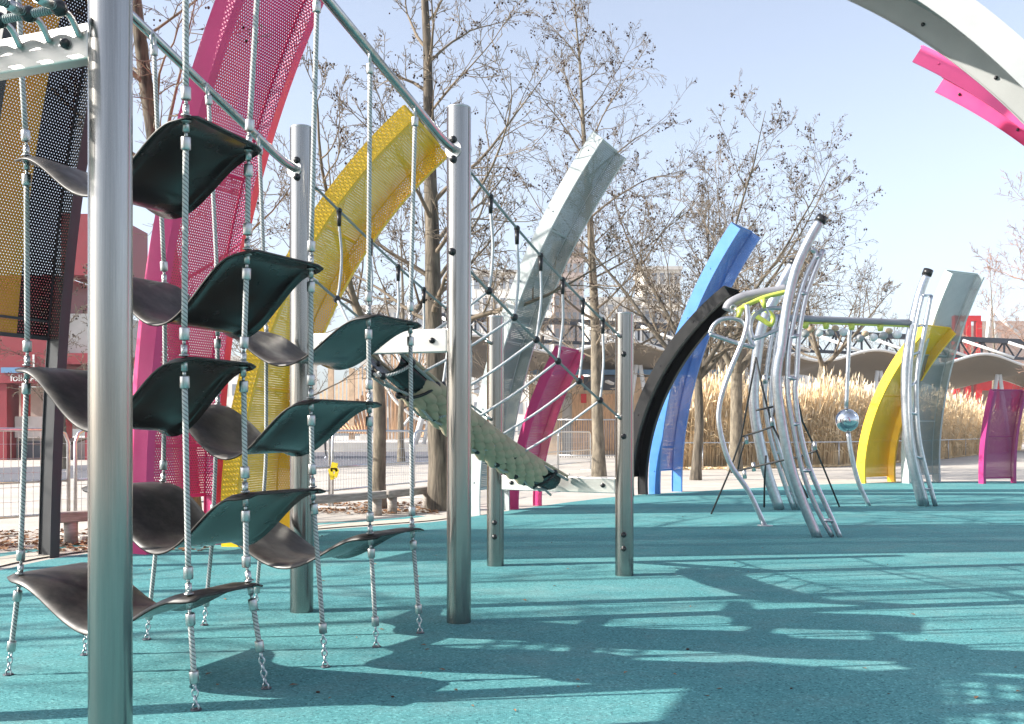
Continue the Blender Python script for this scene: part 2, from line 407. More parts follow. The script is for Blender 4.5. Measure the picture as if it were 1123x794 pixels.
# ------------------------------------------------------------------ curved channel arches
def arch(name, label, X, Y, th, W, a0, De, L, d, pw, paint_, web, flange_perf=None, lip=.05, web_from=.32, mirror=False, bolts=(), seams=(), lipmat=None, rflange=None, inner_bolts=(), split=None):
    n = 48
    l = V(math.cos(th), math.sin(th), 0); wv = V(-math.sin(th), math.cos(th), 0) * (-1 if mirror else 1)
    S = [L*i/n for i in range(n+1)]; T = [a0 + De*(s/L)**pw for s in S]
    r = [0]; z = [0]
    for i in range(n):
        tm = (T[i] + T[i+1])/2; r.append(r[-1] + math.sin(tm)*L/n); z.append(z[-1] + math.cos(tm)*L/n)
    O = V(X, Y, 0)
    def P(i, u, v): return O + wv*u + l*(r[i] + v*math.cos(T[i])) + V(0, 0, z[i] - v*math.sin(T[i]))
    t = thing(name, label, 'arch', O, 'curved painted steel arches of the playground')
    k0 = next(i for i in range(n+1) if S[i] >= web_from)
    def strip(mb, u0, u1, v0, v1, i0=0, i1=n):
        rows = [[P(i, u0, v0), P(i, u1, v0), P(i, u1, v1), P(i, u0, v1)] for i in range(i0, i1+1)]
        b = mb.grid(rows, lambda i, j: ((0, u1-u0, u1-u0+v1-v0, 2*(u1-u0)+v1-v0, 2*(u1-u0+v1-v0))[j], S[i0+i]), 0, False, True)
        k = i1 - i0
        mb.face([b, b+1, b+2, b+3]); mb.face([b+4*k+3, b+4*k+2, b+4*k+1, b+4*k])
    def plate(mb, ua, va, ub, vb, i0, i1):
        wd = math.hypot(ub-ua, vb-va); m = 2
        rows = [[P(i, lerp(ua, ub, j/m), lerp(va, vb, j/m)) for j in range(m+1)] for i in range(i0, i1+1)]
        mb.grid(rows, lambda i, j: (wd*j/m, S[i0+i]), 0, True)
    e = .006
    # left side beam: outer skin, front lip
    mb = MB()
    if flange_perf:
        strip(mb, 0, e, -d, 0, 0, k0)
    else:
        strip(mb, 0, e, -d, 0)
    strip(mb, e, lip, -e, 0); strip(mb, e, .022, -d, -d+e)
    mb.build('side_beam', lipmat or paint_, t)
    if flange_perf:
        mb = MB(); plate(mb, 0, -d, 0, 0, k0, n); mb.build('perforated_side', flange_perf, t)
    mb = MB(); strip(mb, W-lip, W, -e, 0); strip(mb, W-.022, W, -d, -d+e)
    strip(mb, W-e, W, -d+e, -e, 0, k0)
    mb.build('side_beam', lipmat or paint_, t)
    if rflange == 'solid':
        mb = MB(); strip(mb, W-e, W, -d+e, -e, k0, n); mb.build('side_plate', paint_, t)
    else:
        mb = MB(); plate(mb, W-.003, -d, W-.003, 0, k0, n); mb.build('perforated_side', rflange or web, t)
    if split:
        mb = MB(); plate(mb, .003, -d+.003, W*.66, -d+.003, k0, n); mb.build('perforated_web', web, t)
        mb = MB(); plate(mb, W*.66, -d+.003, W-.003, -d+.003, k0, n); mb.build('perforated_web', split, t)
    else:
        mb = MB(); plate(mb, .003, -d+.003, W-.003, -d+.003, k0, n); mb.build('perforated_web', web, t)
    # closing bars: bottom of the web, seams and the top edge
    def cross(i, h=.03):
        mb = MB()
        a = P(i, e, -d+.012); b = P(i, W-e, -d+.012); tt = (P(min(n, i+1), 0, 0) - P(max(0, i-1), 0, 0)).normalized()
        mb.bar(a, b, h, .012, tt.cross(wv).normalized()); mb.build('cross_bar', lipmat or paint_, t)
    cross(k0, .035); cross(n, .03)
    for s in seams: cross(min(n, int(s/L*n)), .022)
    if not bolts: bolts = [(q, .5) for q in (.5, 1.4, 2.3, 3.2, 4.1, 5.0) if q < L - .1]
    for s, f in bolts:
        i = min(n, int(s/L*n)); mb = MB(); p = P(i, -.002, -d*f); mb.ball(p, .011, 8, 6); mb.build('bolt', paint_, t)
    for s, f in inner_bolts:
        i = min(n, int(s/L*n)); mb = MB(); mb.ball(P(i, W-e-.004, -d*f), .015, 8, 6); mb.build('bolt', M['blackplastic'], t)
    return t
arch('curved_arch', 'tall pink arch behind the hanging rubber belts, its top cut off', -3.256, 8.851, -.468, .961, -.005, .913, 7.649, .225, 1.30, M['pink'], M['pink_perf'], lip=.085, bolts=((.55, .5),), seams=(1.1, 3.55))
arch('curved_arch', 'yellow arch behind the posts of the belt climber with perforated sides', -2.60, 9.45, -.18, 1.30, -.063, .944, 4.50, .17, .99, M['yellow'], M['yellow_perf'], flange_perf=M['yellow_perf'], lip=.06, web_from=.3, seams=(1.5, 3.2))
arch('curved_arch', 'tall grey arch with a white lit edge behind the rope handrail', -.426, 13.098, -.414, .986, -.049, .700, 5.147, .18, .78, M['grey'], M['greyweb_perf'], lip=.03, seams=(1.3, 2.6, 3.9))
arch('curved_arch', 'short pink arch standing behind the low rope bridge', .085, 14.119, -.442, .85, -.048, .596, 2.363, .14, .70, M['pink'], M['pink_perf'], lip=.03, seams=(1.2,))
arch('curved_arch', 'blue arch rising behind the black arch', 2.611, 17.639, -.606, .955, -.021, .666, 4.860, .21, .95, M['blue'], M['blue_perf'], lip=.05, seams=(.9, 2.6))
arch('curved_arch', 'low black arch leaning in front of the blue arch', 2.05, 17.02, -.606, .61, -.086, 1.065, 3.92, .19, .85, M['blackface'], M['black'], lip=.09, seams=(2.2,))
arch('curved_arch', 'broad yellow arch beside the silver ball pole', 7.582, 21.390, -.933, 1.165, -.139, .944, 3.579, .2, .70, M['yellow'], M['yellow_perf'], lip=.06, web_from=.12, seams=(.9, 1.9))
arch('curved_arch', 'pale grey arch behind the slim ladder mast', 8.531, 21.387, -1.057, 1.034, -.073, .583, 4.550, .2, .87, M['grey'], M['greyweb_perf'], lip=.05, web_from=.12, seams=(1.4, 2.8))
arch('curved_arch', 'low magenta arch at the end of the reed bed', 10.049, 21.220, -1.240, .901, -.040, .379, 1.993, .14, 1.01, M['magenta'], M['magenta_perf'], lip=.07, web_from=.12, seams=(1.0,))
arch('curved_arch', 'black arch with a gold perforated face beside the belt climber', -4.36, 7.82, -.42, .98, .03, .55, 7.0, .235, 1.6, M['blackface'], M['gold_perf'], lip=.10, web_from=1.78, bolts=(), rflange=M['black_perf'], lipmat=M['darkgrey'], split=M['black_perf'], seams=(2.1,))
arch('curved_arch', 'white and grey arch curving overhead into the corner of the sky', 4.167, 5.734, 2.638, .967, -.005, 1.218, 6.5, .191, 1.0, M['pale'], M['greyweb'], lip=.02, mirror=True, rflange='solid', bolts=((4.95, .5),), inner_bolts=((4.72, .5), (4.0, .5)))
arch('curved_arch', 'pink arch overhead, its tip below the white and grey arch', 5.65, 7.62, 2.546, .978, -.01, .968, 5.27, .16, .88, M['pink'], M['pink'], lip=.02, mirror=True, rflange='solid', bolts=((5.1, .5),), inner_bolts=((5.1, .5), (4.4, .5)))

# ------------------------------------------------------------------ climbing structure: posts, beams, bars
POST_R = .07
posts = {}
def post(key, x, y, h, label, bolts=()):
    t = thing('steel_post', label, 'post', (x, y, 0), 'round steel posts of the climbing structure')
    mb = MB(); mb.tube([(x, y, -.02), (x, y, h*.25), (x, y, h*.5), (x, y, h*.75), (x, y, h - .012)], POST_R, 40, False); mb.build('tube', M['steel'], t)
    mb = MB(); mb.tube([(x, y, h - .012), (x, y, h - .004), (x, y, h)], [POST_R, POST_R*.985, POST_R*.93], 40, True); mb.build('cap', M['alu'], t)
    for ang, z in bolts:
        a = R(ang); mb = MB(); mb.ball((x + math.cos(a)*(POST_R + .006), y + math.sin(a)*(POST_R + .006), z), .022, 12, 8); mb.build('bolt', M['blackplastic'], t)
    posts[key] = V(x, y, 0)
post('p1', -1.339, 3.32, 3.75, 'steel post nearest the camera, thickest and cut off at the top')
post('p2', -1.276, 6.04, 2.94, 'steel post behind the hanging belts carrying the left bar end', ((-100, 2.72), (-100, 2.62)))
post('p3', -.304, 5.70, 2.95, 'tall steel post in the middle where the curved bar ends', ((-112, 2.745), (-112, 2.635), (-118, 2.112)))
post('p4', -.1355, 8.13, 2.04, 'short steel post behind the rope bridge with two black bolts low down', ((-95, .36), (-95, .245)))
post('p5', .854, 7.57, 2.0, 'short steel post at the right end of the rope bridge', ((-100, 1.68), (-100, 1.06), (-100, .32), (-100, .215)))
post('p6', -2.36, 3.72, 3.75, 'steel post of the net deck beyond the picture edge')

def arched_bar(a, b, za, zb, label):
    t = thing('curved_bar', label, 'bar', (b.x, b.y, zb), 'curved bars carrying the hanging ropes')
    d = (b - a).normalized()
    n = 30; pts = []
    L = (b - a).length
    for i in range(n + 1):
        s = i/n; p = a.lerp(b, s)
        e = .10
        k = s if s < e else (1 - s if s > 1 - e else e)
        # flat short ends running into the posts, one even slope between
        u = (s - .5*e)/(1 - e); 
        if s < e: u = .5*(s/e)**2*e/(1-e)
        elif s > 1 - e: u = 1 - .5*((1-s)/e)**2*e/(1-e)
        p = V(p.x, p.y, lerp(za, zb, min(1, max(0, u)))); pts.append(p)
    mb = MB(); mb.tube(pts, .024, 18); o = mb.build('tube', M['steel_bar'], t)
    mb = MB(); mb.tube([pts[-1] - d*.075, pts[-1] - d*.066], .05, 18); mb.build('flange', M['alu'], t)
    return pts
barF = arched_bar(posts['p1'], posts['p3'], 3.37, 2.69, 'curved steel bar sloping to the tall middle post')
barB = arched_bar(posts['p6'], posts['p2'], 3.50, 2.67, 'curved steel bar sloping to the post behind the belts')

def beam(a, b, z0, z1, label, mat=None, th=.05, group='flat steel beams between posts'):
    a = Vector(a); b = Vector(b); d = (b - a).normalized()
    t = thing('steel_beam', label, 'beam', ((a.x+b.x)/2, (a.y+b.y)/2, z0), group)
    mb = MB(); A = a + d*(POST_R - .004); B = b - d*(POST_R - .004)
    mb.bar(V(A.x, A.y, (z0+z1)/2), V(B.x, B.y, (z0+z1)/2), th, z1 - z0); o = mb.build('plate', mat or M['plate'], t)
    bv = o.modifiers.new('edge', 'BEVEL'); bv.width = .006; bv.segments = 2
    n = V(-d.y, d.x, 0)
    if n.y > 0: n = -n
    for f in (.10, .90):
        p = A.lerp(B, f) + n*(th/2 + .004)
        mb = MB(); mb.ball((p.x, p.y, (z0+z1)/2), .018, 10, 7); mb.build('bolt', M['blackplastic'], t)
    return t
beam(posts['p2'], posts['p3'], 1.55, 1.685, 'pale steel beam at the top of the rope bridge', M['plate'])
beam(posts['p4'], posts['p5'], .625, .745, 'steel beam low between the two short posts')
beam(posts['p1'], posts['p6'], 2.335, 2.455, 'steel beam carrying the rope net deck overhead', th=.06)

# ------------------------------------------------------------------ hanging ropes
ROPES = {}
def rope_line(key, pts, D0, D1):
    y0, y1 = pts[0][1], pts[-1][1]
    P = [at(x, y, lerp(D0, D1, (y - y0)/(y1 - y0))) for x, y in pts]
    P[-1].z = max(P[-1].z, .01); ROPES[key] = P
def rope_at(key, z):
    P = ROPES[key]
    for a, b in zip(P[:-1], P[1:]):
        if a.z >= z >= b.z: return a.lerp(b, (a.z - z)/(a.z - b.z))
    return P[0] if z > P[0].z else P[-1]
def bar_z(bar, p):
    q = min(bar, key=lambda b: (b.x - p.x)**2 + (b.y - p.y)**2); return q
rope_line('F1', [(203, -60), (204, 130), (202, 395), (207, 650), (215, 779)], 3.647, 3.885)
rope_line('F2', [(287, -40), (273, 152), (271, 280), (267, 400), (269, 540), (270, 617), (292, 756)], 4.045, 4.21)
rope_line('F3', [(348, -6), (341, 285), (341, 440), (343, 538), (357, 732)], 4.408, 4.60)
rope_line('F4', [(406, 62), (404, 348), (405, 440), (406, 585), (413, 710)], 4.814, 5.03)
rope_line('F5', [(455.5, 122), (450, 350), (452, 580), (461, 695)], 5.228, 5.38)
rope_line('B1', [(15, -40), (25, 100), (29, 160), (30, 395), (22, 630), (9, 741)], 4.15, 4.45)
rope_line('B2', [(97, 5), (107, 175), (105, 400), (101, 610), (93, 719)], 4.53, 4.85)
rope_line('B3', [(168, 42), (180, 297), (181, 400), (179, 525), (161, 702)], 4.907, 5.21)
rope_line('B4', [(228, 105), (238, 300), (239, 440), (233, 590), (224, 686)], 5.271, 5.60)
rope_line('B5', [(284, 162), (292, 357), (292, 500), (285, 610), (280, 669)], 5.656, 6.08)
SHEETS = [('F1','F2','B1','B2',2.255),('F1','F2','B1','B2',1.37),('F1','F2','B1','B2',.455),
          ('F2','F3','B2','B3',1.835),('F2','F3','B2','B3',.83),('F3','F4','B3','B4',1.235),
          ('F4','F5','B4','B5',1.665),('F4','F5','B4','B5',.575)]
used = {}
for a, b, c, d, z in SHEETS:
    for k in (a, b, c, d): used.setdefault(k, []).append(z)
rope_labels = dict(
    F1='nearest hanging rope, down through the three belts beside the thick post', F2='second front rope of the belt climber, kinked at its lowest belt',
    F3='middle front rope of the belt climber ending in a chain', F4='front rope second from the tall middle post', F5='front rope nearest the tall middle post',
    B1='rope left of the nearest thick post, in front of the gold arch', B2='back rope mostly hidden by the nearest thick post', B3='back rope in front of the tall pink arch, first right of the thick post',
    B4='back rope in front of the right half of the tall pink arch', B5='back rope between the tall pink arch and the post behind the belts')
def chain(mb, a, b):
    d = b - a; n = max(1, int(d.length/.026)); x = d.normalized()
    for i in range(n):
        c = a.lerp(b, (i + .5)/n); s = V(1, 0, 0) if i % 2 else V(0, 1, 0)
        s = (s - x*s.dot(x)).normalized()
        ring = [c + x*(math.cos(q)*.0165) + s*(math.sin(q)*.0115) for q in [2*math.pi*k/10 for k in range(11)]]
        mb.tube(ring, .0042, 6, False)
for key, P in ROPES.items():
    front = key[0] == 'F'
    top = bar_z(barF if front else barB, P[0]); top = V(P[0].x, P[0].y, top.z) if abs(top.z - P[0].z) < 1 else P[0].copy()
    P[0] = V(top.x, top.y, top.z); bot = P[-1]
    t = thing('hanging_rope', rope_labels[key], 'rope', (bot.x, bot.y, 0), 'ropes of the rubber belt climber')
    zs = sorted(used[key], reverse=True)
    cl = .13 + (.05 if key in ('F2', 'F3') else 0)
    ends = []
    ring_c = P[0] - V(0, 0, .05)
    z_hi = P[0].z - .085
    for z in zs:
        ends.append((z_hi, z + .095)); z_hi = z - .095
    ends.append((z_hi, bot.z + cl))
    # eye and ring under the bar
    mb = MB()
    mb.tube([ring_c + V(math.cos(q)*.022*.5, math.sin(q)*.022, 0) @ Matrix.Rotation(0, 3, 'Z') if False else ring_c + V(0, math.sin(q)*.018, math.cos(q)*.03) for q in [2*math.pi*k/12 for k in range(13)]], .005, 6, False)
    mb.tube([P[0] - V(0, 0, .03) + V(0, math.sin(q)*.033, math.cos(q)*.033) for q in [2*math.pi*k/12 for k in range(13)]], .005, 6, False)
    mb.build('eye_ring', M['alu'], t)
    for zt, zb in ends:
        a = rope_at(key, zt); b = rope_at(key, zb)
        mid = [rope_at(key, lerp(zt, zb, i/8)) for i in range(9)]
        mb = MB(); mb.tube(mid, .0112, 14); mb.build('rope', M['rope'], t)
        for q, sgn in ((a, 1), (b, -1)):
            ax = (a - b).normalized(); mb = MB()
            c0 = q - ax*.02*sgn; c1 = q + ax*.028*sgn
            mb.tube([c0, c0.lerp(c1, .08), c0.lerp(c1, .92), c1], [.0165, .0185, .0185, .0165], 16); mb.build('ferrule', M['alu'], t)
    for z in zs:
        c = rope_at(key, z); ax = (rope_at(key, z + .09) - rope_at(key, z - .09)).normalized()
        mb = MB()
        for sg in (1, -1):
            mb.tube([c + ax*.004*sg, c + ax*.05*sg], .0125, 12)
            mb.tube([c + ax*.05*sg, c + ax*.07*sg], .007, 8)
            mb.tube([c + ax*.008*sg, c + ax*.013*sg], .019, 14)
            for q in (.022, .038):
                p = c + ax*q*sg; mb.ball(p + V(.004, -.0125, 0), .004, 6, 4)
        mb.build('clamp', M['alu'], t)
    mb = MB(); chain(mb, rope_at(key, bot.z + cl - .025), V(bot.x, bot.y, .0)); mb.build('chain', M['galv'], t)
    mb = MB(); mb.tube([(bot.x, bot.y, .002), (bot.x, bot.y, .010)], .022, 12); mb.build('anchor', M['trussdark'], t)

sheet_labels = ['topmost black belt beside the thick post, high against the pink arch', 'belt at middle height beside the thick post, under the topmost belt', 'lowest and nearest belt, curling up beside the foot of the thick post',
    'second highest belt, in front of the tall pink arch', 'belt above the lowest one, hanging over its end', 'belt in the third row, in front of the yellow arch base',
    'belt nearest the tall middle post, at beam height', 'low belt farthest back, above the rope chains']
for si, (fa, fb, ba, bb, z) in enumerate(SHEETS):
    A, B, C_, D_ = rope_at(fa, z), rope_at(fb, z), rope_at(ba, z), rope_at(bb, z)
    ctr = (A + B + C_ + D_)/4
    t = thing('rubber_belt', sheet_labels[si], 'belt', ctr, 'hanging rubber belts of the climber')
    ns, ntn = 36, 12; top = []; bot = []
    rr = random.Random(si)
    sag = (.205, .265, .165, .265, .265, .25, .205, .18)[si]; tilt = rr.uniform(-.02, .02)
    for i in range(ns + 1):
        s = lerp(-.055, 1.055, i/ns); rt = []; rb = []
        for j in range(ntn + 1):
            q = lerp(-.13, 1.13, j/ntn)
            # ends narrow to rounded corners
            e = min(1, max(0, (.055 + min(s, 1 - s))/.10)); lim = .5 + .63*math.sqrt(max(0, 1 - (1 - e)**2*.35))
            qq = .5 + (q - .5)*lim/1.13*1.0
            fr = A.lerp(B, qq); bk = C_.lerp(D_, qq)
            p = fr.lerp(bk, s)
            sc = min(1, max(0, (s - .035)/.93))
            w_ = (.5 - .5*math.cos(2*math.pi*sc))**.85
            # flat width droops a little outside the ropes
            out = max(0, abs(qq - .5) - .5)
            p = p + V(0, 0, -sag*w_ - out*.18 + tilt*(qq - .5)*w_)
            rt.append(p); rb.append(p)
        top.append(rt); bot.append(rb)
    mb = MB()
    mb.grid([[p + V(0, 0, .0) for p in r] for r in top], None, 0, True)
    o = mb.build('belt_sheet', [M['belt_top'], M['belt_under']], t)
    # thickness: top material above, glossy one below
    so_ = o.modifiers.new('thickness', 'SOLIDIFY'); so_.thickness = .008; so_.offset = 0; so_.material_offset = 0; so_.material_offset_rim = 0
    me = o.data
    # make face normals look up, then the solidify's far shell takes the second material
    up = sum(p.normal.z for p in me.polygons)
    if up < 0: me.flip_normals()
    so_.material_offset = 1

# ------------------------------------------------------------------ rope handrails between the posts
def clip(mb, p, r=.022): mb.ball(p, r, 10, 7)
def tpos(a, b, px):
    k = (px - CX)/FPX; return (k*a.y - a.x)/((b.x - a.x) - k*(b.y - a.y))
mid_t = ((posts['p2'] + posts['p3'])/2); mid_b = ((posts['p4'] + posts['p5'])/2)
dirr = (posts['p3'] - posts['p2']).normalized()
HALF = .108
def rim(side, s):
    c = mid_t.lerp(mid_b, s); z = lerp(1.58, .70, s) - .06*math.sin(math.pi*s)
    return V(c.x, c.y, z) + dirr*HALF*side
def hand(a, b, label, side):
    t = thing('rope_handrail', label, 'rope handrail', (a.x, a.y, 1.1), 'rope handrails of the rope bridge')
    ts = [.04, .12, .27, .41, .55, .69, .83, .95]
    tu = [tpos(posts['p3'], posts['p5'], x) for x in (538, 567, 593, 617, 639, 661)]
    tl = [tpos(posts['p3'], posts['p5'], x) for x in (536, 564, 588, 612, 635, 658)]
    def up(s): c = a.lerp(b, s); return V(c.x, c.y, lerp(2.66, 1.79, s) - .05*math.sin(math.pi*s))
    def lo(s): c = a.lerp(b, s); return V(c.x, c.y, lerp(2.08, 1.17, s) - .03*math.sin(math.pi*s))
    for f in (up, lo):
        mb = MB(); mb.tube([f(lerp(.045, .955, i/20)) for i in range(21)], .0085, 10); mb.build('rail_rope', M['rope_green'], t)
        for s0, s1 in ((.025, .06), (.94, .975)):
            mb = MB(); mb.tube([f(s0), f(s1)], .013, 10); mb.build('end_fitting', M['alu'], t)
    for i, (su, sl_) in enumerate(zip(tu, tl)):
        u = up(su); l_ = lo(sl_)
        mb = MB(); clip(mb, u, .02); mb.tube([u - V(0, 0, .01), u - V(0, 0, .10)], [.016, .012], 10); mb.build('clip', M['blackplastic'], t)
        mb = MB(); clip(mb, l_, .025); mb.build('clip', M['blackplastic'], t)
        sway = (b - a).normalized()*.03
        mb = MB(); mb.tube(smooth_path([u - V(0, 0, .09), u.lerp(l_, .5) + sway*1.2, l_ + V(0, 0, .10) + sway*.9, l_], 5), .0085, 8)
        rp = rim(side, max(.02, su - .17))
        mb.tube(smooth_path([l_, l_.lerp(rp, .5) + V(0, 0, -.015), rp], 5), .0085, 8); mb.build('hanger_rope', M['rope_white'], t)
hand(posts['p3'], posts['p5'], 'rope handrail with black clips from the tall middle post', 1)
hand(posts['p2'], posts['p4'], 'rope handrail running behind the tall middle post', -1)

# rope bridge: trough of overlapping pads slung between the two beams
t = thing('rope_bridge', 'sloping rope bridge trough covered in olive rubber pads', 'rope bridge', V(mid_b.x, mid_b.y, .4))
axis = (mid_b - mid_t); axis.z = -.88; axis.normalize()
def trough(s, a, k=1.0):
    c = mid_t.lerp(mid_b, s); z = lerp(1.58, .70, s) - .06*math.sin(math.pi*s)
    return V(c.x, c.y, z) + dirr*(HALF*k*math.cos(a)) + V(0, 0, -.108*k*math.sin(a))
mb = MB(); S0, S1 = .03, .93
mb.grid([[trough(lerp(S0, S1, i/30), math.pi*j/14, .97) for j in range(15)] for i in range(31)], None, 0, True)
mb.build('inner_belt', M['belt_under'], t)
mb = MB(); rr = random.Random(3)
nr = 21
for i in range(nr):
    s = lerp(.16, .77, i/(nr - 1))
    for j in range(6):
        a = math.pi*(j + (.25 if i % 2 else .75))/6
        c = trough(s, a, 1.0); n = (dirr*math.cos(a)*.2 + V(0, 0, -math.sin(a)*HALF)).normalized()
        tang = (trough(s, a + .01) - trough(s, a)).normalized(); ax = axis
        ring = []
        for q in range(12):
            g = 2*math.pi*q/12
            ring.append(c + tang*math.cos(g)*.042 + ax*math.sin(g)*.070 + n*(.008 + .042*math.sin(g)))
        b0 = len(mb.v); mb.v.extend([tuple(p) for p in ring]); mb.v.extend([tuple(p + n*.015 - (p - c)*.22) for p in ring]); mb.v.append(tuple(c + n*.026))
        for q in range(12):
            k = (q + 1) % 12
            mb.face((b0+q, b0+k, b0+12+k, b0+12+q), None, 0, True); mb.face((b0+12+q, b0+12+k, b0+24), None, 0, True)
mb.build('pads', M['pad'], t)
for sd_ in (0, math.pi):
    mb = MB(); mb.tube([trough(lerp(.0, .97, i/24), sd_, 1.05) for i in range(25)], .011, 10); mb.build('rim_rope', M['rope_green'], t)
    mb = MB(); mb.tube([trough(lerp(.0, .97, i/24), sd_ + (.0 if sd_ else 0), 1.05) + V(0, 0, .028) for i in range(25)], .012, 8); mb.build('edge_tube', M['pad'], t)
for a in (math.pi*.5, math.pi*.72):
    mb = MB(); mb.tube([trough(lerp(.0, .95, i/24), a, 1.26) + V(0, 0, -.02*math.sin(i*1.3)) for i in range(25)], .009, 8); mb.build('keel_rope', M['rope'], t)
cl = MB()
for k in range(8):
    s = .07 + k*.115
    mb = MB(); mb.tube([trough(s - .05*math.sin(math.pi*j/12), math.pi*j/12, 1.24 - .14*(abs(j - 6)/6)**2) for j in range(13)], .010, 8); mb.build('cross_rope', M['rope_black'] if k % 2 else M['rope'], t)
    for a in (0, math.pi*.5, math.pi*.72, math.pi):
        c1 = MB(); clip(c1, trough(s - .05*math.sin(a), a, 1.08 if a in (0, math.pi) else 1.26), .024); c1.build('clip', M['blackplastic'], t)
mb = MB()
for i in range(6):
    s = lerp(.865, .93, i/5); mb.grid([[trough(s, math.pi*j/10, .95 - .03*i), ][0:1] + [trough(s + .012, math.pi*j/10, .95 - .03*i) + V(0, 0, -.01*(j % 2))] for j in range(11)], None, 0, False)
mb.build('end_flap', M['belt_under'], t)

# ------------------------------------------------------------------ rope net deck overhead and the rest of its tower, plus an added shading platform (mostly beyond the frame)
def net_deck(label, o, ex, ey, nx, ny, z, kx=99):
    t = thing('rope_net_deck', label, 'net deck', V(o.x, o.y, z), 'rope net decks of the tower')
    ux, uy = ex/nx, ey/ny
    for i in range(nx + 1):
        mb = MB(); mb.tube([o + ux*i + V(0, 0, z), o + ux*i + ey + V(0, 0, z)], .0145, 10); mb.build('net_rope', M['rope_green'], t)
    for j in range(ny + 1):
        mb = MB(); mb.tube([o + uy*j + V(0, 0, z), o + uy*j + ex + V(0, 0, z)], .0145, 10); mb.build('net_rope', M['rope_green'], t)
    for i in range(min(kx, nx + 1)):
        for j in range(ny + 1):
            p = o + ux*i + uy*j + V(0, 0, z)
            mb = MB(); mb.ball(p, .028, 10, 7); mb.build('knot', M['blackplastic'], t)
            if j < ny and j < 3:
                al = MB(); al.tube([p + uy*.25, p + uy*.6], .019, 10); al.build('sleeve', M['alu'], t)
bd = (posts['p6'] - posts['p1']).normalized(); fw = V(-bd.y, bd.x, 0)
if fw.y > 0: fw = -fw
net_deck('rope net deck with black knots hung from the overhead beam', posts['p1'] + bd*.10 + fw*.12, bd*.92, fw*1.05, 7, 7, 2.47)
net_deck('second rope net deck of the tower, past the left edge', posts['p1'] + bd*2.45 - fw*.45, bd*.75, fw*.85, 5, 6, 2.47, 0)
pd_ = thing('shadow_platform', 'added platform out of view past the left edge, shading the floor', 'platform', posts['p6'] + V(0, 0, 2.4))  # unseen platform, added to darken the near floor with its shadow
mb = MB(); c_ = posts['p1'] + bd*1.50 + fw*.75
mb.box((c_.x, c_.y, 2.44), (.85, 1.3, .07), Matrix((bd, -fw, V(0, 0, 1))).transposed()); mb.build('shade_plate', M['blackface'], pd_)
mb = MB(); mb.box((c_.x, c_.y, 2.36), (.75, 1.2, .08), Matrix((bd, -fw, V(0, 0, 1))).transposed()); mb.build('shade_frame', M['galv'], pd_)
# eye bolts joining net and beam
t = thing('net_hooks', 'row of hooks joining the net deck to its beam', 'hooks', V(-1.8, 3.4, 2.4))
for i in range(7):
    p = posts['p1'] + bd*(.10 + .92/7*i)
    mb = MB(); mb.tube(smooth_path([p + fw*.125 + V(0, 0, 2.47), p + fw*.075 + V(0, 0, 2.462), p + fw*.032 + V(0, 0, 2.41)], 4), .011, 8); mb.build('hook', M['alu'], t)

# ------------------------------------------------------------------ climbing frame of bent tubes on the right
def bent(pxs, D, r, parent, name, mat, n=5, D1=None, sides=14):
    D1 = D if D1 is None else D1
    P = [at(x, y, lerp(D, D1, i/(len(pxs)-1))) for i, (x, y) in enumerate(pxs)]
    if isinstance(r, tuple): rr_ = [lerp(r[0], r[1], i/(n*(len(P)-1))) for i in range(n*(len(P)-1)+1)]
    else: rr_ = r
    mb = MB(); S_ = smooth_path(P, n); mb.tube(S_, rr_, sides); mb.build(name, mat, parent); return S_
cf = thing('tube_climber', 'bent tube climbing frame with overhead bar, lime joints and ladders', 'climbing frame', gd(890, 575))
DA, DB = 10.35, 14.05
T1 = bent([(897, 591), (877.5, 543), (864, 498), (852.5, 430), (853, 400), (857, 381), (862.5, 338), (870, 304), (877, 284.5), (889, 260), (899, 243)], DA, .052, cf, 'mast', M['galv'])
mb = MB(); mb.tube([T1[-1] - (T1[-1]-T1[-2]).normalized()*.01, T1[-1] + (T1[-1]-T1[-2]).normalized()*.06], .058, 16); mb.build('mast_cap', M['blackplastic'], cf)
T2 = bent([(912.6, 588.7), (895.6, 557), (880, 516), (869.6, 466), (864, 430), (864.5, 391), (868, 364), (876, 328), (885, 300.6), (895, 280), (890, 273)], DA, .026, cf, 'ladder_rail', M['galv'])
T3 = bent([(922, 591), (907, 557), (889, 516), (877.5, 473), (872, 430), (874, 406), (876, 368), (883, 328), (891, 304), (903, 274)], DA, .027, cf, 'ladder_rail', M['galv'])
for y in (572, 517, 466, 418, 367, 322, 283):
    a = min(T2, key=lambda p: abs(HZ - (p.z-EYE)/p.y*FPX - y)); b = min(T3, key=lambda p: abs(HZ - (p.z-EYE)/p.y*FPX - y + 2)); c = min(T1, key=lambda p: abs(HZ - (p.z-EYE)/p.y*FPX - y))
    mb = MB(); mb.tube([a + V(0, -.01, 0), b + V(0, -.01, 0)], .021, 8); mb.build('rung', M['galv'], cf)
T4 = bent([(855, 559), (840, 514), (829, 464), (826.5, 430), (830, 391), (836, 357), (849, 328), (862.5, 302), (869, 291)], DB, .075, cf, 'mast', M['galv'])
mb = MB(); mb.tube([T4[-1], T4[-1] + (T4[-1]-T4[-2]).normalized()*.07], .08, 16); mb.build('mast_cap', M['blackplastic'], cf)
T5 = bent([(871, 560), (855, 514), (843, 471), (839, 432), (844, 385), (852, 345)], DB, .032, cf, 'ladder_rail', M['galv'])
T6 = bent([(877, 560), (861, 514), (849, 471), (845, 432), (850, 385), (857, 345)], DB, .032, cf, 'ladder_rail', M['galv'])
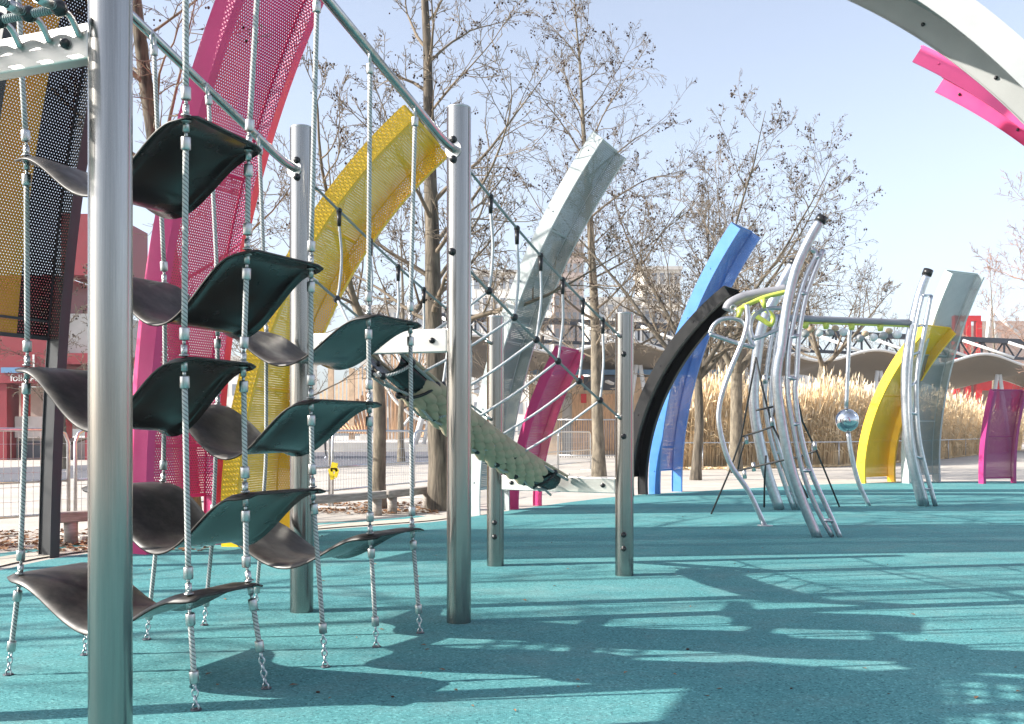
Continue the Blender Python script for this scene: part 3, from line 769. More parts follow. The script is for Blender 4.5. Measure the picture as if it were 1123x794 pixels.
for y in (540, 497, 455, 413, 372):
    a = min(T5, key=lambda p: abs(HZ - (p.z-EYE)/p.y*FPX - y)); b = min(T6, key=lambda p: abs(HZ - (p.z-EYE)/p.y*FPX - y))
    mb = MB(); mb.tube([a, b], .022, 8); mb.build('rung', M['galv'], cf)
SP = bent([(839, 577), (821, 539), (800, 507), (789, 468.5), (789, 445), (794.6, 423), (804, 398), (815, 372), (820, 351), (819, 334)], 11.65, .030, cf, 'pole', M['galv'])
mb = MB(); bp_ = gd(839, 577); mb.tube([(bp_.x, bp_.y, .004), (bp_.x, bp_.y, .012)], .09, 18); mb.build('pole_foot', M['galv'], cf)
bent([(797, 340), (801, 333), (815, 326), (832, 322), (848, 320), (862, 317)], 11.8, .06, cf, 'overhead_arc', M['greytube'])
bent([(808, 341), (820, 334), (836, 327), (850, 323), (863, 320)], 11.74, .028, cf, 'joint_rib', M['lime'])
for x, y, x2, y2 in ((812, 338, 810, 348), (836, 328, 839, 338), (818, 333, 819, 341)):
    mb = MB(); mb.tube([at(x, y, 11.7), at(x2, y2, 11.7)], [.036, .024], 10); mb.build('joint', M['lime'], cf)
mb = MB(); c = at(804, 338, 11.75); mb.tube([c + V(math.cos(q)*.035, 0, math.sin(q)*.035) for q in [2*math.pi*k/14 for k in range(15)]], .011, 6, False); mb.build('end_ring', M['galv'], cf)
bent([(840, 340), (846, 345), (848, 350), (845, 356), (838, 352), (830, 347), (826, 344)], 12.2, .030, cf, 'joint_rib', M['lime'])
# handhold loops
bent([(778, 366), (783, 356), (792, 350), (803, 349), (813, 352), (818, 360), (822, 372), (827, 380)], 11.7, .024, cf, 'handhold', M['galv'])
bent([(778, 366), (790, 370), (805, 375), (827, 381)], 11.7, .024, cf, 'handhold', M['galv'])
bent([(826, 372), (823, 360), (826, 348), (834, 341), (845, 338), (858, 338)], 11.9, .024, cf, 'handhold', M['galv'])
bent([(826, 372), (838, 368), (856, 360)], 11.9, .024, cf, 'handhold', M['galv'])
bent([(838, 336), (842, 342), (844, 347)], 11.8, .016, cf, 'handhold', M['galv'])
# overhead bar and right mast
OB = [at(845, 348, 14.05), at(1001, 354, 14.8)]
mb = MB(); mb.tube([OB[0].lerp(OB[1], i/8) for i in range(9)], .047, 16); mb.build('overhead_bar', M['greytube'], cf)
mb = MB(); mb.tube([OB[0].lerp(OB[1], i/8) - V(0, 0, .055) for i in range(2, 9)], .016, 10); mb.build('joint_rib', M['lime'], cf)
for px in (882, 904, 932, 964, 1000):
    f = (px - 845)/(1001 - 845); p = OB[0].lerp(OB[1], f)
    mb = MB(); mb.tube([p - V(0, 0, .05), p - V(0, 0, .14)], [.055, .035], 10); mb.build('joint', M['lime'], cf)
# wall holds hung under the bar: pairs of rounded wooden and pale cups
for px, py in ((891, 361), (918, 360), (951, 366), (977, 363)):
    for k, (dx, dy, c) in enumerate(((-8, 5, 'pale'), (-2, 0, 'fir2'), (7, 4, 'white_paint'))):
        mb = MB(); mb.ball(at(px + dx, py + dy, 14.4), .066 - .012*(k == 1), 12, 8, (1, .9, .85)); mb.build('hand_cup', M[c], cf)
sp = bent([(932, 360), (930, 400), (928, 448)], 14.75, .030, cf, 'ball_pole', M['galv'])
bent([(930, 474), (934, 500), (942, 530), (953, 555)], 14.8, .034, cf, 'ball_pole', M['galv'])
mb = MB(); mb.ball(at(929, 461, 14.77), .172, 28, 18); mb.build('steel_ball', M['chrome'], cf)
T7 = bent([(1013, 555), (1001, 506.6), (995.7, 470), (993.7, 425), (994.7, 393), (1002.7, 346.5), (1010, 318), (1016, 302)], 14.8, (.085, .06), cf, 'mast', M['galv'])
mb = MB(); dd = (T7[-1]-T7[-2]).normalized(); mb.tube([T7[-1], T7[-1] + dd*.09], .072, 16); mb.build('mast_cap', M['blackplastic'], cf)
T8 = bent([(1026, 555), (1014, 510.6), (1007, 474), (1005, 425), (1008, 393), (1015, 356.5), (1021, 324)], 14.75, .033, cf, 'ladder_rail', M['galv'])
T9 = bent([(1016.5, 555), (1004, 508), (998.6, 470), (997.4, 425), (1000.7, 380.7), (1007, 345), (1012, 324)], 14.6, .028, cf, 'ladder_rail', M['galv'])
for y in (537, 500, 455, 421, 387, 356, 325):
    a = min(T9, key=lambda p: abs(HZ - (p.z-EYE)/p.y*FPX - y)); b = min(T8, key=lambda p: abs(HZ - (p.z-EYE)/p.y*FPX - y))
    mb = MB(); mb.tube([a, b], .018, 8); mb.build('rung', M['galv'], cf)
# black climbing net in the frame
cn = thing('climbing_net', 'black rope net spread inside the bent tube frame', 'climbing net', gd(839, 560))
for D0, D1, pts in ((12.2, 13.3, [(829, 392), (822, 430), (813, 479), (800, 517), (780, 565)]), (12.2, 12.4, [(829, 392), (836, 425), (846, 464), (854, 480), (886, 546)]),
                    (12.8, 12.3, [(813, 479), (830, 474), (847, 468)]), (13, 11.9, [(801.5, 518), (840, 509), (875, 501), (896, 494)]),
                    (11.4, 14.6, [(875, 440), (880, 462), (893, 489), (906, 520), (920.6, 557)]), (13.4, 14, [(840, 500), (838.5, 527), (838, 556)]),
                    (12.8, 13.2, [(818, 480), (812, 500), (809, 516)]), (12.4, 12.4, [(850, 425), (849, 450), (847, 468)]), (12.5, 12.5, [(829, 450), (848, 446)])):
    P = [at(x, y, lerp(D0, D1, i/(len(pts)-1))) for i, (x, y) in enumerate(pts)]
    P[-1].z = max(P[-1].z, .005)
    mb = MB(); mb.tube(P, .013, 8); mb.build('net_rope', M['rope_black'], cn)
for x, y, D in ((838, 416, 12.3), (846, 462, 12.3), (818, 482, 12.8), (893, 489, 12.5), (816, 520, 13), (826, 512, 12.9)):
    mb = MB(); mb.tube([at(x, y-5, D), at(x+1, y+5, D)], .026, 8); mb.build('sleeve', M['alu'], cn)

# ------------------------------------------------------------------ trees
def tree(label, px, D, H, r0, seed, fork, spread, n1=18, n2=8, n3=5, n4=2, tmin=.006, twig='twig', bark='bark', nseed=200, stems=0, lean=0, rise=.9, seed_r=.022, name='bare_tree', low=1.0, group='bare winter trees around the playground'):
    rr = random.Random(seed); base = V((px - CX)/FPX*D, D, 0)
    t = thing(name, label, 'tree', base, group)
    tips = []
    tr = MB(); cr = MB()
    def wander(p, d, L, n, wob, up, r_a, r_b):
        P = [p.copy()]; d = d.normalized(); st = L/n
        for i in range(n):
            d = (d + V(rr.gauss(0, wob), rr.gauss(0, wob), rr.gauss(0, wob) + up)).normalized()
            P.append(P[-1] + d*st)
        rad = [max(tmin, lerp(r_a, r_b, (i/n)**.8)) for i in range(n + 1)]
        return P, rad
    def at_t(P, s):
        k = min(len(P) - 2, int(s*(len(P)-1))); f = s*(len(P)-1) - k
        return P[k].lerp(P[k+1], f), (P[k+1] - P[k]).normalized()
    def side(d, ang, az):
        a = d.orthogonal().normalized(); a.rotate(Quaternion(d, az)); return (d*math.cos(ang) + a*math.sin(ang)).normalized()
    def kids(P, rad, L, lev):
        cnt = (None, n2, n3, n4)[lev] if lev < 4 else 0
        if lev >= 4: return
        for i in range(cnt):
            s = lerp(.18 if lev == 1 else .1, 1.0, (i + rr.random())/cnt); s = min(s, .99)
            p, d = at_t(P, s)
            ra = max(tmin, lerp(rad[0], rad[-1], s)*.5)
            l2 = L*(.42 if lev < 3 else .5)*rr.uniform(.6, 1.25)*(1 - .35*s)
            dd = side(d, R(rr.uniform(28, 62)), rr.uniform(0, 6.283))
            n = 5 if lev == 1 else (4 if lev == 2 else 3)
            Q, q = wander(p, dd, l2, n, .15, .035, ra, tmin)
            cr.tube(Q, q, 5 if lev == 1 else 3, False, smooth=True)
            tips.append(Q[-1])
            if rr.random() < .5: tips.append(Q[-2])
            kids(Q, q, l2, lev + 1)
    if stems == 0:
        P, rad = wander(base, V(lean, 0, 1), H, 16, .025, .05, r0, tmin*2)
        for i in range(len(rad)):
            rad[i] = max(tmin, r0*(1 - i/16)**.95*(1.25 if i == 0 else 1))
        tr.tube(P, rad, 12, False)
        for i in range(n1):
            s = lerp(fork/H, .97, ((i + rr.random())/n1)**1.05); p, d = at_t(P, s)
            L = spread*lerp(low, .35, (s - fork/H)/(1 - fork/H))*rr.uniform(.7, 1.2)
            el = R(lerp(25, 60, s)*rise + rr.uniform(-10, 12)); az = i*2.399 + rr.uniform(-.5, .5)
            dd = V(math.cos(az)*math.cos(el), math.sin(az)*math.cos(el), math.sin(el))
            ra = min(r0*.32, lerp(r0*.34, .014, s)*rr.uniform(.6, 1.1))
            Q, q = wander(p, dd, L, 9, .11, .02, ra, tmin); cr.tube(Q, q, 6, False); kids(Q, q, L, 1); tips.append(Q[-1])
    else:
        P, rad = wander(base, V(lean, 0, 1), fork, 6, .03, .05, r0, r0*.8); rad[0] *= 1.25; tr.tube(P, rad, 12, False)
        for k in range(stems):
            az = k*6.283/stems + rr.uniform(-.4, .4); el = R(rr.uniform(48, 72)*rise)
            dd = V(math.cos(az)*math.cos(el), math.sin(az)*math.cos(el), math.sin(el)); L = (H - fork)*rr.uniform(.8, 1.1)
            Q, q = wander(P[-1] - V(0, 0, .05), dd, L, 12, .07, .05, r0*.6, tmin*1.5); tr.tube(Q, q, 8, False)
            for i in range(n1):
                s = lerp(.08, .97, (i + rr.random())/n1); p, d = at_t(Q, s); l1 = spread*(1 - .55*s)*rr.uniform(.6, 1.15)
                d2 = side(d, R(rr.uniform(35, 65)), rr.uniform(0, 6.283)); W_, w_ = wander(p, d2, l1, 8, .12, .04, max(tmin, lerp(r0*.3, tmin, s)), tmin)
                cr.tube(W_, w_, 5, False); kids(W_, w_, l1, 1); tips.append(W_[-1])
    tr.build('trunk', M[bark], t); cr.build('branches', M[twig], t)
    if nseed:
        sb = MB()
        for p in rr.sample(tips, min(nseed, len(tips))):
            k = 1 if rr.random() < .6 else 3
            for _ in range(k): sb.ball(p + V(rr.gauss(0, .03), rr.gauss(0, .03), -abs(rr.gauss(.03, .03))), seed_r*rr.uniform(.6, 1.3), 5, 4, (1, 1, 1.1))
        tag(sb.build('seed_balls', M['seed'], t), None, None, None, 'stuff')
    return t
tree('thick furrowed tree rising behind the tall middle post', 483, 14.0, 10.5, .16, 11, 2.2, 2.9, n1=30, n2=9, n3=6, n4=3, tmin=.0038, bark='bark_thick', nseed=500, seed_r=.013)
tree('mossy forked tree between the belts and the middle post', 415, 14.4, 6.5, .105, 22, 2.2, 1.7, n1=8, n2=7, n3=5, n4=3, tmin=.0038, stems=3, nseed=160, seed_r=.013)
tree('tree standing behind the tall pink arch', 207, 10.6, 9.5, .135, 33, 2.6, 2.6, n1=22, n2=8, n3=5, n4=3, tmin=.003, bark='bark_thick', nseed=240, seed_r=.011)
tree('slim straight tree behind the rope bridge', 657, 25.0, 13.0, .16, 44, 2.6, 4.0, n1=32, n2=10, n3=6, n4=3, tmin=.0042, nseed=1000, seed_r=.019)
tree('wide crowned tree behind the blue arch', 763, 23.0, 8.7, .12, 55, 2.4, 2.9, n1=13, n2=9, n3=6, n4=3, tmin=.0038, stems=6, rise=.84, nseed=1500, seed_r=.017, bark='bark_thick')
tree('forked tree in front of the reeds behind the black net', 806, 28.5, 7.2, .20, 66, 2.8, 2.6, n1=8, n2=7, n3=5, n4=3, tmin=.0052, stems=4, nseed=220, seed_r=.02)
tree('small forked tree among the reeds under the overhead bar', 894, 37.0, 8.0, .17, 77, 3.6, 3.6, n1=8, n2=7, n3=5, n4=3, tmin=.0065, stems=3, nseed=120, seed_r=.022, rise=.75)
tree('reddish twiggy tree at the right edge', 1165, 40.0, 13.5, .22, 88, 3.0, 5.2, n1=26, n2=9, n3=6, n4=4, tmin=.007, twig='twig_red', nseed=0)
for i, (px, D, H, sp, red) in enumerate(((1090, 62, 12.5, 4.5, 1), (985, 66, 8.5, 4.5, 0), (860, 58, 11, 5, 0), (790, 41, 12.2, 5.2, 0), (590, 48, 10, 4.2, 0), (545, 40, 9, 3.6, 0), (440, 36, 9.5, 3.4, 0), (310, 30, 9, 3.2, 0), (118, 26, 5.0, 2.4, 0), (70, 30, 5.5, 2.6, 0))):
    tree(['far reddish tree beyond the canopy', 'far tree beyond the reeds between the overhead bar and the pale grey arch', 'far tree beyond the reeds behind the climbing frame', 'far rounded tree rising above the black and blue arches', 'far tree behind the tall grey arch', 'far tree behind the upper rope handrail', 'far tree beside the thick furrowed tree', 'far tree between the pink and yellow arches', 'bushy tree before the red building by the thick post', 'bushy tree in front of the red building beneath the gold arch'][i],
         px, D, H, .13, 100 + i, 1.6 if H > 6 else .5, sp, n1=18, n2=7, n3=5, n4=2, tmin=.009 if D > 35 else .006, twig='twig_red' if red else 'twig', nseed=60 if not red else 0, seed_r=.022)

for (x, y, H, sd_) in ((-12.5, 2.9, 10, 301), (-10.5, 5.2, 9, 302), (-9.2, 8.6, 8.5, 305)):
    tree('bare tree outside the left edge, throwing streaky branch shadows over the floor', CX + x/y*FPX, y, H, .13, sd_, 2.4, 3.0, n1=15, n2=5, n3=2, n4=0, tmin=.011, nseed=40, seed_r=.014)
# ------------------------------------------------------------------ fences, rail
def mesh_panel(a, b, label, h=1.12):
    a = Vector(a); b = Vector(b); t = thing('mesh_fence', label, 'fence', (a + b)/2, 'wire mesh barriers along the street')
    d = (b - a).normalized(); L = (b - a).length; Z = lambda p, z: V(p.x, p.y, z)
    A = a + d*.04; B = b - d*.04
    mb = MB()
    r = .13
    mb.tube([Z(A, .0), Z(A, h - r), Z(A, h - r*.3) + d*r*.3, Z(A + d*r, h), Z(B - d*r, h), Z(B, h - r*.3) - d*r*.3, Z(B, h - r), Z(B, 0)], .019, 8)
    mb.tube([Z(A, .26), Z(B, .26)], .014, 6); mb.build('frame', M['galv'], t)
    mb = MB(); mb.tube([Z(A, .60), Z(B, .60)], .016, 6); mb.build('middle_rail', M['galv'], t)
    for q in (A, B):
        mb = MB(); mb.bar(Z(q, .02) + V(-d.y, d.x, 0)*.3, Z(q, .02) - V(-d.y, d.x, 0)*.3, .05, .03); mb.build('foot', M['concrete'], t)
    mb = MB(); n = int(L/.075)
    for i in range(1, n): mb.tube([Z(A.lerp(B, i/n), .26), Z(A.lerp(B, i/n), h)], .0028, 3, False)
    for k in range(1, 6): mb.tube([Z(A, .26 + (h - .26)*k/6), Z(B, .26 + (h - .26)*k/6)], .0028, 3, False)
    mb.build('wire_mesh', M['galv'], t)
fpts = [V(-7.2, 7.2, 0), V(-5.75, 8.7, 0), V(-4.55, 10.3, 0), V(-3.55, 12.3, 0), V(-2.6, 14.3, 0), V(-1.65, 16.6, 0), V(-.7, 19, 0), V(.25, 22.5, 0), V(1.2, 26, 0), V(2.3, 29, 0)]
flab = ['beyond the left edge', 'behind the black arch leg', 'between the black arch leg and the thick post', 'behind the tall pink arch', 'with the yellow tape', 'behind the thick tree trunk', 'behind the tall grey arch', 'behind the short pink arch', 'beside the slim straight tree', 'at the wooden cafe']
for i in range(len(fpts) - 1): mesh_panel(fpts[i], fpts[i+1], 'grey wire mesh barrier ' + flab[i])
tb = MB(); c = at(367, 515, 14.05)
for dx, dz, w_, h_, a in ((0, .05, .09, .10, .2), (-.04, -.06, .06, .16, -.25), (.03, -.05, .05, .12, .3), (0, 0, .10, .05, 0)):
    tb.box(c + V(dx, -.03, dz), (w_, .02, h_), Matrix.Rotation(a, 3, 'Y'))
tag(tb.build('warning_tape', M['yellowtape'], loc=c), 'yellow tape knotted on a barrier post', 'tape')
def log_rail(a, b, label, posts_=(.15, .85)):
    a = Vector(a); b = Vector(b); t = thing('timber_rail', label, 'rail', ((a.x+b.x)/2, (a.y+b.y)/2, 0), 'low weathered timber rails')
    mb = MB(); mb.bar(V(a.x, a.y, .27), V(b.x, b.y, .27), .14, .10); o = mb.build('beam', M['timber'], t); bv = o.modifiers.new('edge', 'BEVEL'); bv.width = .015; bv.segments = 2
    for f in posts_:
        p = a.lerp(b, f); mb = MB(); mb.tube([(p.x, p.y, 0), (p.x, p.y, .22)], .065, 12); mb.build('rail_post', M['timber'], t)
def gr(px, D): return V((px - CX)/FPX*D, D, 0)
log_rail(gr(330, 12.0), gr(420, 13.2), 'low timber rail left of the mossy forked tree', (.1, .92))
log_rail(gr(422, 13.25), gr(473, 14.4), 'low timber rail right of the mossy forked tree', (.15, .9))
log_rail(gr(62, 9.6), gr(150, 10.2), 'low timber rail behind the thick post', (.17, .8))
# low fence before the reeds
rf = thing('reed_fence', 'low pale fence with thin posts in front of the reed bed', 'fence', gr(900, 31))
RP = [gr(740, 29), gr(800, 30), gr(860, 31), gr(920, 32), gr(1000, 37), gr(1040, 42), gr(1075, 50)]
mb = MB(); mb.tube([V(p.x, p.y, .80) for p in RP], .02, 6); mb.build('rail', M['galv'], rf)
for a, b in zip(RP[:-1], RP[1:]):
    n = 2
    for i in range(n):
        p = a.lerp(b, i/n); mb = MB(); mb.tube([V(p.x, p.y, 0), V(p.x, p.y, .80)], .02, 6); mb.build('fence_post', M['galv'], rf)

# ------------------------------------------------------------------ reeds
rr = random.Random(9); stalk = MB()
def bed(px):   # front line of the bed
    P = [(730, 29.5), (860, 31.6), (920, 32.6), (1000, 38), (1040, 43), (1080, 51), (1140, 70)]
    for (x0, d0), (x1, d1) in zip(P[:-1], P[1:]):
        if x0 <= px <= x1: return lerp(d0, d1, (px - x0)/(x1 - x0))
    return 70
for i in range(23000):
    px = rr.uniform(732, 1120); D = bed(px) + .3 + abs(rr.gauss(0, 2.4)) * (1 + .4*(px > 1000))
    p = gr(px, D)
    h = rr.uniform(1.2, 2.55)*(1.0 + .1*math.sin(px*.05)) + (.35 if rr.random() < .15 else 0)
    if rr.random() < .12: h *= .4
    a = rr.uniform(0, 6.28); wv = .0105*rr.uniform(.7, 1.4)
    lx, ly = rr.gauss(0, .14)*h*.5 + .06*h, rr.gauss(0, .12)*h*.5
    s = V(math.cos(a)*wv, math.sin(a)*wv, 0)
    m1 = p + V(lx*.35, ly*.35, h*.6); e = p + V(lx, ly, h)
    b0 = len(stalk.v)
    stalk.v.extend([tuple(p - s), tuple(p + s), tuple(m1 + s), tuple(m1 - s), tuple(e + s*.6), tuple(e - s*.6)])
    stalk.face((b0, b0+1, b0+2, b0+3)); stalk.face((b0+3, b0+2, b0+4, b0+5))
    # drooping leaf
    g = rr.uniform(.3, .85); q = p + V(lx*g, ly*g, h*g); a2 = rr.uniform(0, 6.28); l2 = rr.uniform(.25, .5)
    o_ = V(math.cos(a2), math.sin(a2), 0)*l2; b0 = len(stalk.v)
    stalk.v.extend([tuple(q), tuple(q + o_*.6 + V(0, 0, .1) + s*1.2), tuple(q + o_ + V(0, 0, -.08)), tuple(q + o_*.6 + V(0, 0, .07) - s*1.2)])
    stalk.face((b0, b0+1, b0+2, b0+3))
    if rr.random() < .4:
        b0 = len(stalk.v); k = s.normalized()*.03
        top = e + V(lx*.18, ly*.18, .28)
        stalk.v.extend([tuple(e), tuple(e.lerp(top, .4) + k), tuple(top), tuple(e.lerp(top, .4) - k)])
        stalk.face((b0, b0+1, b0+2, b0+3), None, 1)
tag(stalk.build('reeds', [M['reed'], M['reed2']]), 'dense bed of tall dry golden reeds', 'reeds', None, 'stuff')
mb = MB()
for i in range(2200):
    px = rr.uniform(735, 1080); D = bed(px) - rr.uniform(-.3, .7); p = gr(px, D); a = rr.uniform(0, 6.28); s = rr.uniform(.04, .2)
    v = V(math.cos(a), math.sin(a), 0)*s; k = V(-v.y, v.x, 0).normalized()*.012; b0 = len(mb.v)
    zz = rr.uniform(.01, .08)
    mb.v.extend([tuple(p - v + V(0, 0, .012)), tuple(p + k + V(0, 0, zz)), tuple(p + v + V(0, 0, zz)), tuple(p - k + V(0, 0, .012))]); mb.face((b0, b0+1, b0+2, b0+3))
tag(mb.build('reed_litter', M['reed']), 'fallen reed stems along the foot of the reed bed', 'litter', None, 'stuff')

# ------------------------------------------------------------------ buildings
def wallbox(mb, x0, x1, z0, z1, y, depth, mi=0): mb.box(((x0+x1)/2, y + depth/2, (z0+z1)/2), (x1-x0, depth, z1-z0), None, mi)
def pxX(px, D): return (px - CX)/FPX*D
def pyZ(py, D): return EYE + (HZ - py)/FPX*D
# red pavilion on the left
D = 40.0
rb = thing('red_pavilion', 'red framed pavilion with a sign reading folie at the left', 'pavilion', gr(50, D))
def part_box(name, x0, x1, y0, y1, dep, mat, parent, off=0.0, D=40.0):
    mb = MB(); wallbox(mb, pxX(x0, D), pxX(x1, D), pyZ(y1, D), pyZ(y0, D), D + off, dep); return mb.build(name, mat, parent)
part_box('upper_wall', 62, 118, 232, 300, 4, M['darkred'], rb, .4)
part_box('upper_wall', -60, 60, 300, 388, 4, M['darkred'], rb, .4)
part_box('grey_wall', 62, 118, 342, 386, 4, M['concrete'], rb, .6)
part_box('lintel', -60, 62, 389, 420, 3, M['darkred'], rb, .0)
part_box('lintel', 62.3, 118, 387, 399, 3, M['darkred'], rb, .1)
part_box('blue_band', 2, 34, 403, 409, .06, M['bluepaint'], rb, -.08)
part_box('column', -2, 6, 420.4, 505, 1, M['darkred'], rb, .1)
part_box('column', 18, 23, 420.4, 456, .4, M['red'], rb, .4)
part_box('column', 60, 66, 420.4, 505, 1, M['red'], rb, .1)
part_box('column', 92, 108, 420.4, 505, 1, M['darkred'], rb, .1)
part_box('back_wall', -60, 150, 420.5, 470, .3, M['render_brown'], rb, 3.2)
part_box('counter', 8, 58, 456.5, 480, 1.2, M['concrete'], rb, .6)
part_box('base_wall', -60, 170, 480.5, 506, 3, M['concrete'], rb, .9)
part_box('dark_grille', 9, 40, 484, 503, .08, M['trussdark'], rb, .75)
part_box('stripe', 36.5, 38.5, 389, 404, .05, M['white_paint'], rb, -.07)
tx = bpy.data.curves.new('sign_lettering', 'FONT'); tx.body = 'folie A'; tx.size = .40; tx.extrude = .01; tx.align_x = 'LEFT'
tmp_o = bpy.data.objects.new('lettering_source', tx)
to = bpy.data.objects.new('sign_lettering', bpy.data.meshes.new_from_object(tmp_o)); bpy.data.objects.remove(tmp_o); bpy.data.curves.remove(tx); col.objects.link(to); to.parent = rb
wp = V(pxX(11.5, D), D - .03, pyZ(418, D)); to.location = wp - Vector(rb['_o']); to.rotation_euler = (R(90), 0, 0); to.data.materials.clear(); to.data.materials.append(M['white_paint'])

# slatted timber dunes on a low plinth
D = 58.0
flat = MB(); flat.box((pxX(410, D) , D + 9, .26), (pxX(560, D) - pxX(240, D), 18, .52)); tag(flat.build('plinth', M['concrete'], loc=gr(410, D)), 'low pale concrete plinth under the timber slats', 'plinth')
ts = thing('timber_slat_fans', 'two fans of warm timber slats on a pale plinth', 'timber structure', V(pxX(420, D), D, .52))
def fan(pts_a, pts_b, n, name, mat):
    for i in range(n):
        s = i/(n-1); a = pts_a(s); b = pts_b(s); mb = MB(); mb.bar(a, b, .16, .10); mb.build(name, mat, ts)
fan(lambda s: at(lerp(421, 500, s), 392 + 70*math.sin(s*1.4), D + 2*s), lambda s: at(lerp(424, 486, s), 482 - 4*s, D + .2), 17, 'slat', M['fir'])
fan(lambda s: at(lerp(345, 402, s), lerp(472, 430, s), D + 1), lambda s: at(lerp(372, 405, s), lerp(474, 476, s), D + .3), 12, 'slat', M['fir'])
fan(lambda s: at(lerp(352, 404, s), lerp(432, 398, s), D + 4), lambda s: at(lerp(352, 404, s), lerp(462, 440, s), D + 3), 13, 'slat', M['fir2'])
fan(lambda s: at(lerp(430, 478, s), 385, D + 6), lambda s: at(lerp(430, 478, s), 474, D + 6), 15, 'slat', M['fir'])
for px, y0 in ((363, 396), (386, 404), (437, 400), (421, 390)):
    mb = MB(); mb.bar(at(px, y0, D + .6), at(px, 482, D + .6), .35, .3); mb.build('upright', M['fir2'], ts)
mb = MB(); mb.tube(smooth_path([at(421, 420, D - .1), at(435, 441, D - .1), at(455, 458, D - .1), at(480, 470, D - .1)], 5), .09, 8); mb.build('edge_beam', M['render_white'], ts)
af = thing('white_tripod', 'white tubular frame standing right of the timber slats', 'tube frame', V(pxX(460, 54), 54, .3))
mb = MB(); mb.tube([at(470, 432, 54), at(455, 487, 54)], .16, 8); mb.build('leg', M['white_paint'], af)
mb = MB(); mb.tube([at(474, 434, 54), at(465, 487, 54)], .10, 8); mb.build('leg', M['white_paint'], af)
mb = MB(); mb.tube([at(470, 432, 54), at(440, 470, 54.6)], .08, 8); mb.build('brace', M['white_paint'], af)

# timber clad cafe under the long canopy
D = 50.0
cb = thing('wooden_cafe', 'timber clad cafe with a blue band beneath the wavy canopy', 'cafe', gr(650, D))
mb = MB()
x0, x1 = pxX(580, D), pxX(800, D)
n = 84
for i in range(n):
    a = lerp(x0, x1, i/n); b = lerp(x0, x1, (i + .94)/n)
    if pxX(615, D) < a < pxX(626, D): 
        mb.box(((a+b)/2, D + .06, (3.1 + 3.9)/2), (b-a, .06, .8)); continue
    mb.box(((a+b)/2, D + .06 + .008*(i % 3), 1.95), (b-a, .06, 3.9))
mb.build('plank_wall', M['fir2'], cb)
part_box('blue_band', 578, 802, 405.5, 411, .12, M['bluepaint'], cb, -.12, D)
part_box('dark_opening', 614, 627, 424, 497, .2, M['glass'], cb, .3, D)
part_box('dark_band', 640, 690, 413, 428, .06, M['trussdark'], cb, -.07, D)
part_box('warm_door', 628, 648, 432, 494, .06, M['fir'], cb, -.03, D)
part_box('warm_door', 662, 675, 432, 494, .06, M['fir'], cb, -.03, D)
part_box('notice', 637, 643, 432, 442, .05, M['red'], cb, -.09, D)
part_box('red_sign', 629, 640, 412, 416, .08, M['red'], cb, -.2, D)
for px in (590, 672):
    mb = MB(); mb.bar(at(px, 421, D - .4), at(px - 7, 418, D - .6), .25, .12); mb.build('wall_lamp', M['white_paint'], cb)
mb = MB(); mb.box((pxX(690, D), D + 4, 1.98), (x1 - x0 - .1, 7.6, 3.9)); mb.build('body', M['concrete'], cb)
bf = thing('bar_fence', 'dark upright bar fence in front of the wooden cafe', 'fence', gr(650, 42))
mb = MB(); x0, x1 = pxX(612, 42), pxX(690, 42); mb.tube([(x0, 42, 1.65), (x1, 42, 1.65)], .03, 6); mb.build('rail', M['galv'], bf)
mb = MB(); mb.tube([(x0, 42, .15), (x1, 42, .15)], .025, 6); mb.build('rail', M['galv'], bf)
for i in range(30): x = lerp(x0, x1, i/29); mb = MB(); mb.tube([(x, 42, .05), (x, 42, 1.65)], .014, 5); mb.build('bar', M['trussdark'], bf)

# long gallery: wavy canopy under a deep truss
g0, g1 = V(pxX(500, 44), 44, 0), V(pxX(1280, 60), 60, 0)
gd_ = (g1 - g0).normalized(); gn = V(-gd_.y, gd_.x, 0); GL = (g1 - g0).length
ga = thing('gallery_canopy', 'long wavy grey canopy hung under a dark truss', 'canopy', (g0 + g1)/2)
def wave(s, off): return 5.05 + .33*math.sin(s*2*math.pi/7.4 + .7 + off)
rows = []
for i in range(161):
    s = GL*i/160; p = g0 + gd_*s
    rows.append([p + gn*(w_*5.2) + V(0, 0, wave(s, w_*1.0) - w_*.95) for w_ in [k/10 for k in range(11)]])
mb = MB(); mb.grid(rows, None, 0, True); o = mb.build('canopy_skin', M['canopy'], ga)
sm_ = o.modifiers.new('thickness', 'SOLIDIFY'); sm_.thickness = .10
mb = MB(); mb.tube([r_[0] + V(0, -.05, .06) for r_ in rows], .075, 6); mb.build('white_rim', M['white_paint'], ga)
mb = MB(); mb.tube([r_[10] + V(0, 0, .03) for r_ in rows], .05, 5); mb.build('back_rim', M['white_paint'], ga)
tr_o = gn*2.4
mb = MB(); mb.bar(g0 + tr_o + V(0, 0, 6.5), g1 + tr_o + V(0, 0, 6.5), .35, .28); mb.build('chord', M['trussdark'], ga)
mb = MB(); mb.bar(g0 + tr_o + V(0, 0, 5.5), g1 + tr_o + V(0, 0, 5.5), .2, .16); mb.build('chord', M['trussdark'], ga)
mb = MB(); mw = MB(); n = 26
for i in range(n):
    a = g0.lerp(g1, i/n) + tr_o; b = g0.lerp(g1, (i + 1)/n) + tr_o; m_ = (a + b)/2
    mb.tube([a + V(0, 0, 6.5), m_ + V(0, 0, 5.5), b + V(0, 0, 6.5)], .06, 6); mb.build('lattice_bar', M['trussdark'], ga)
    mb = MB(); mb.bar(a + V(0, 0, 5.5), a + V(0, 0, 6.5), .1, .1); mb.build('lattice_bar', M['trussdark'], ga); mb = MB()
    if i % 2 == 0: mw = MB(); mw.tube([a + V(0, 0, 6.4) - gn*.3, b + V(0, 0, 5.3) - gn*2.3], .085, 6); mw.build('white_strut', M['white_paint'], ga)
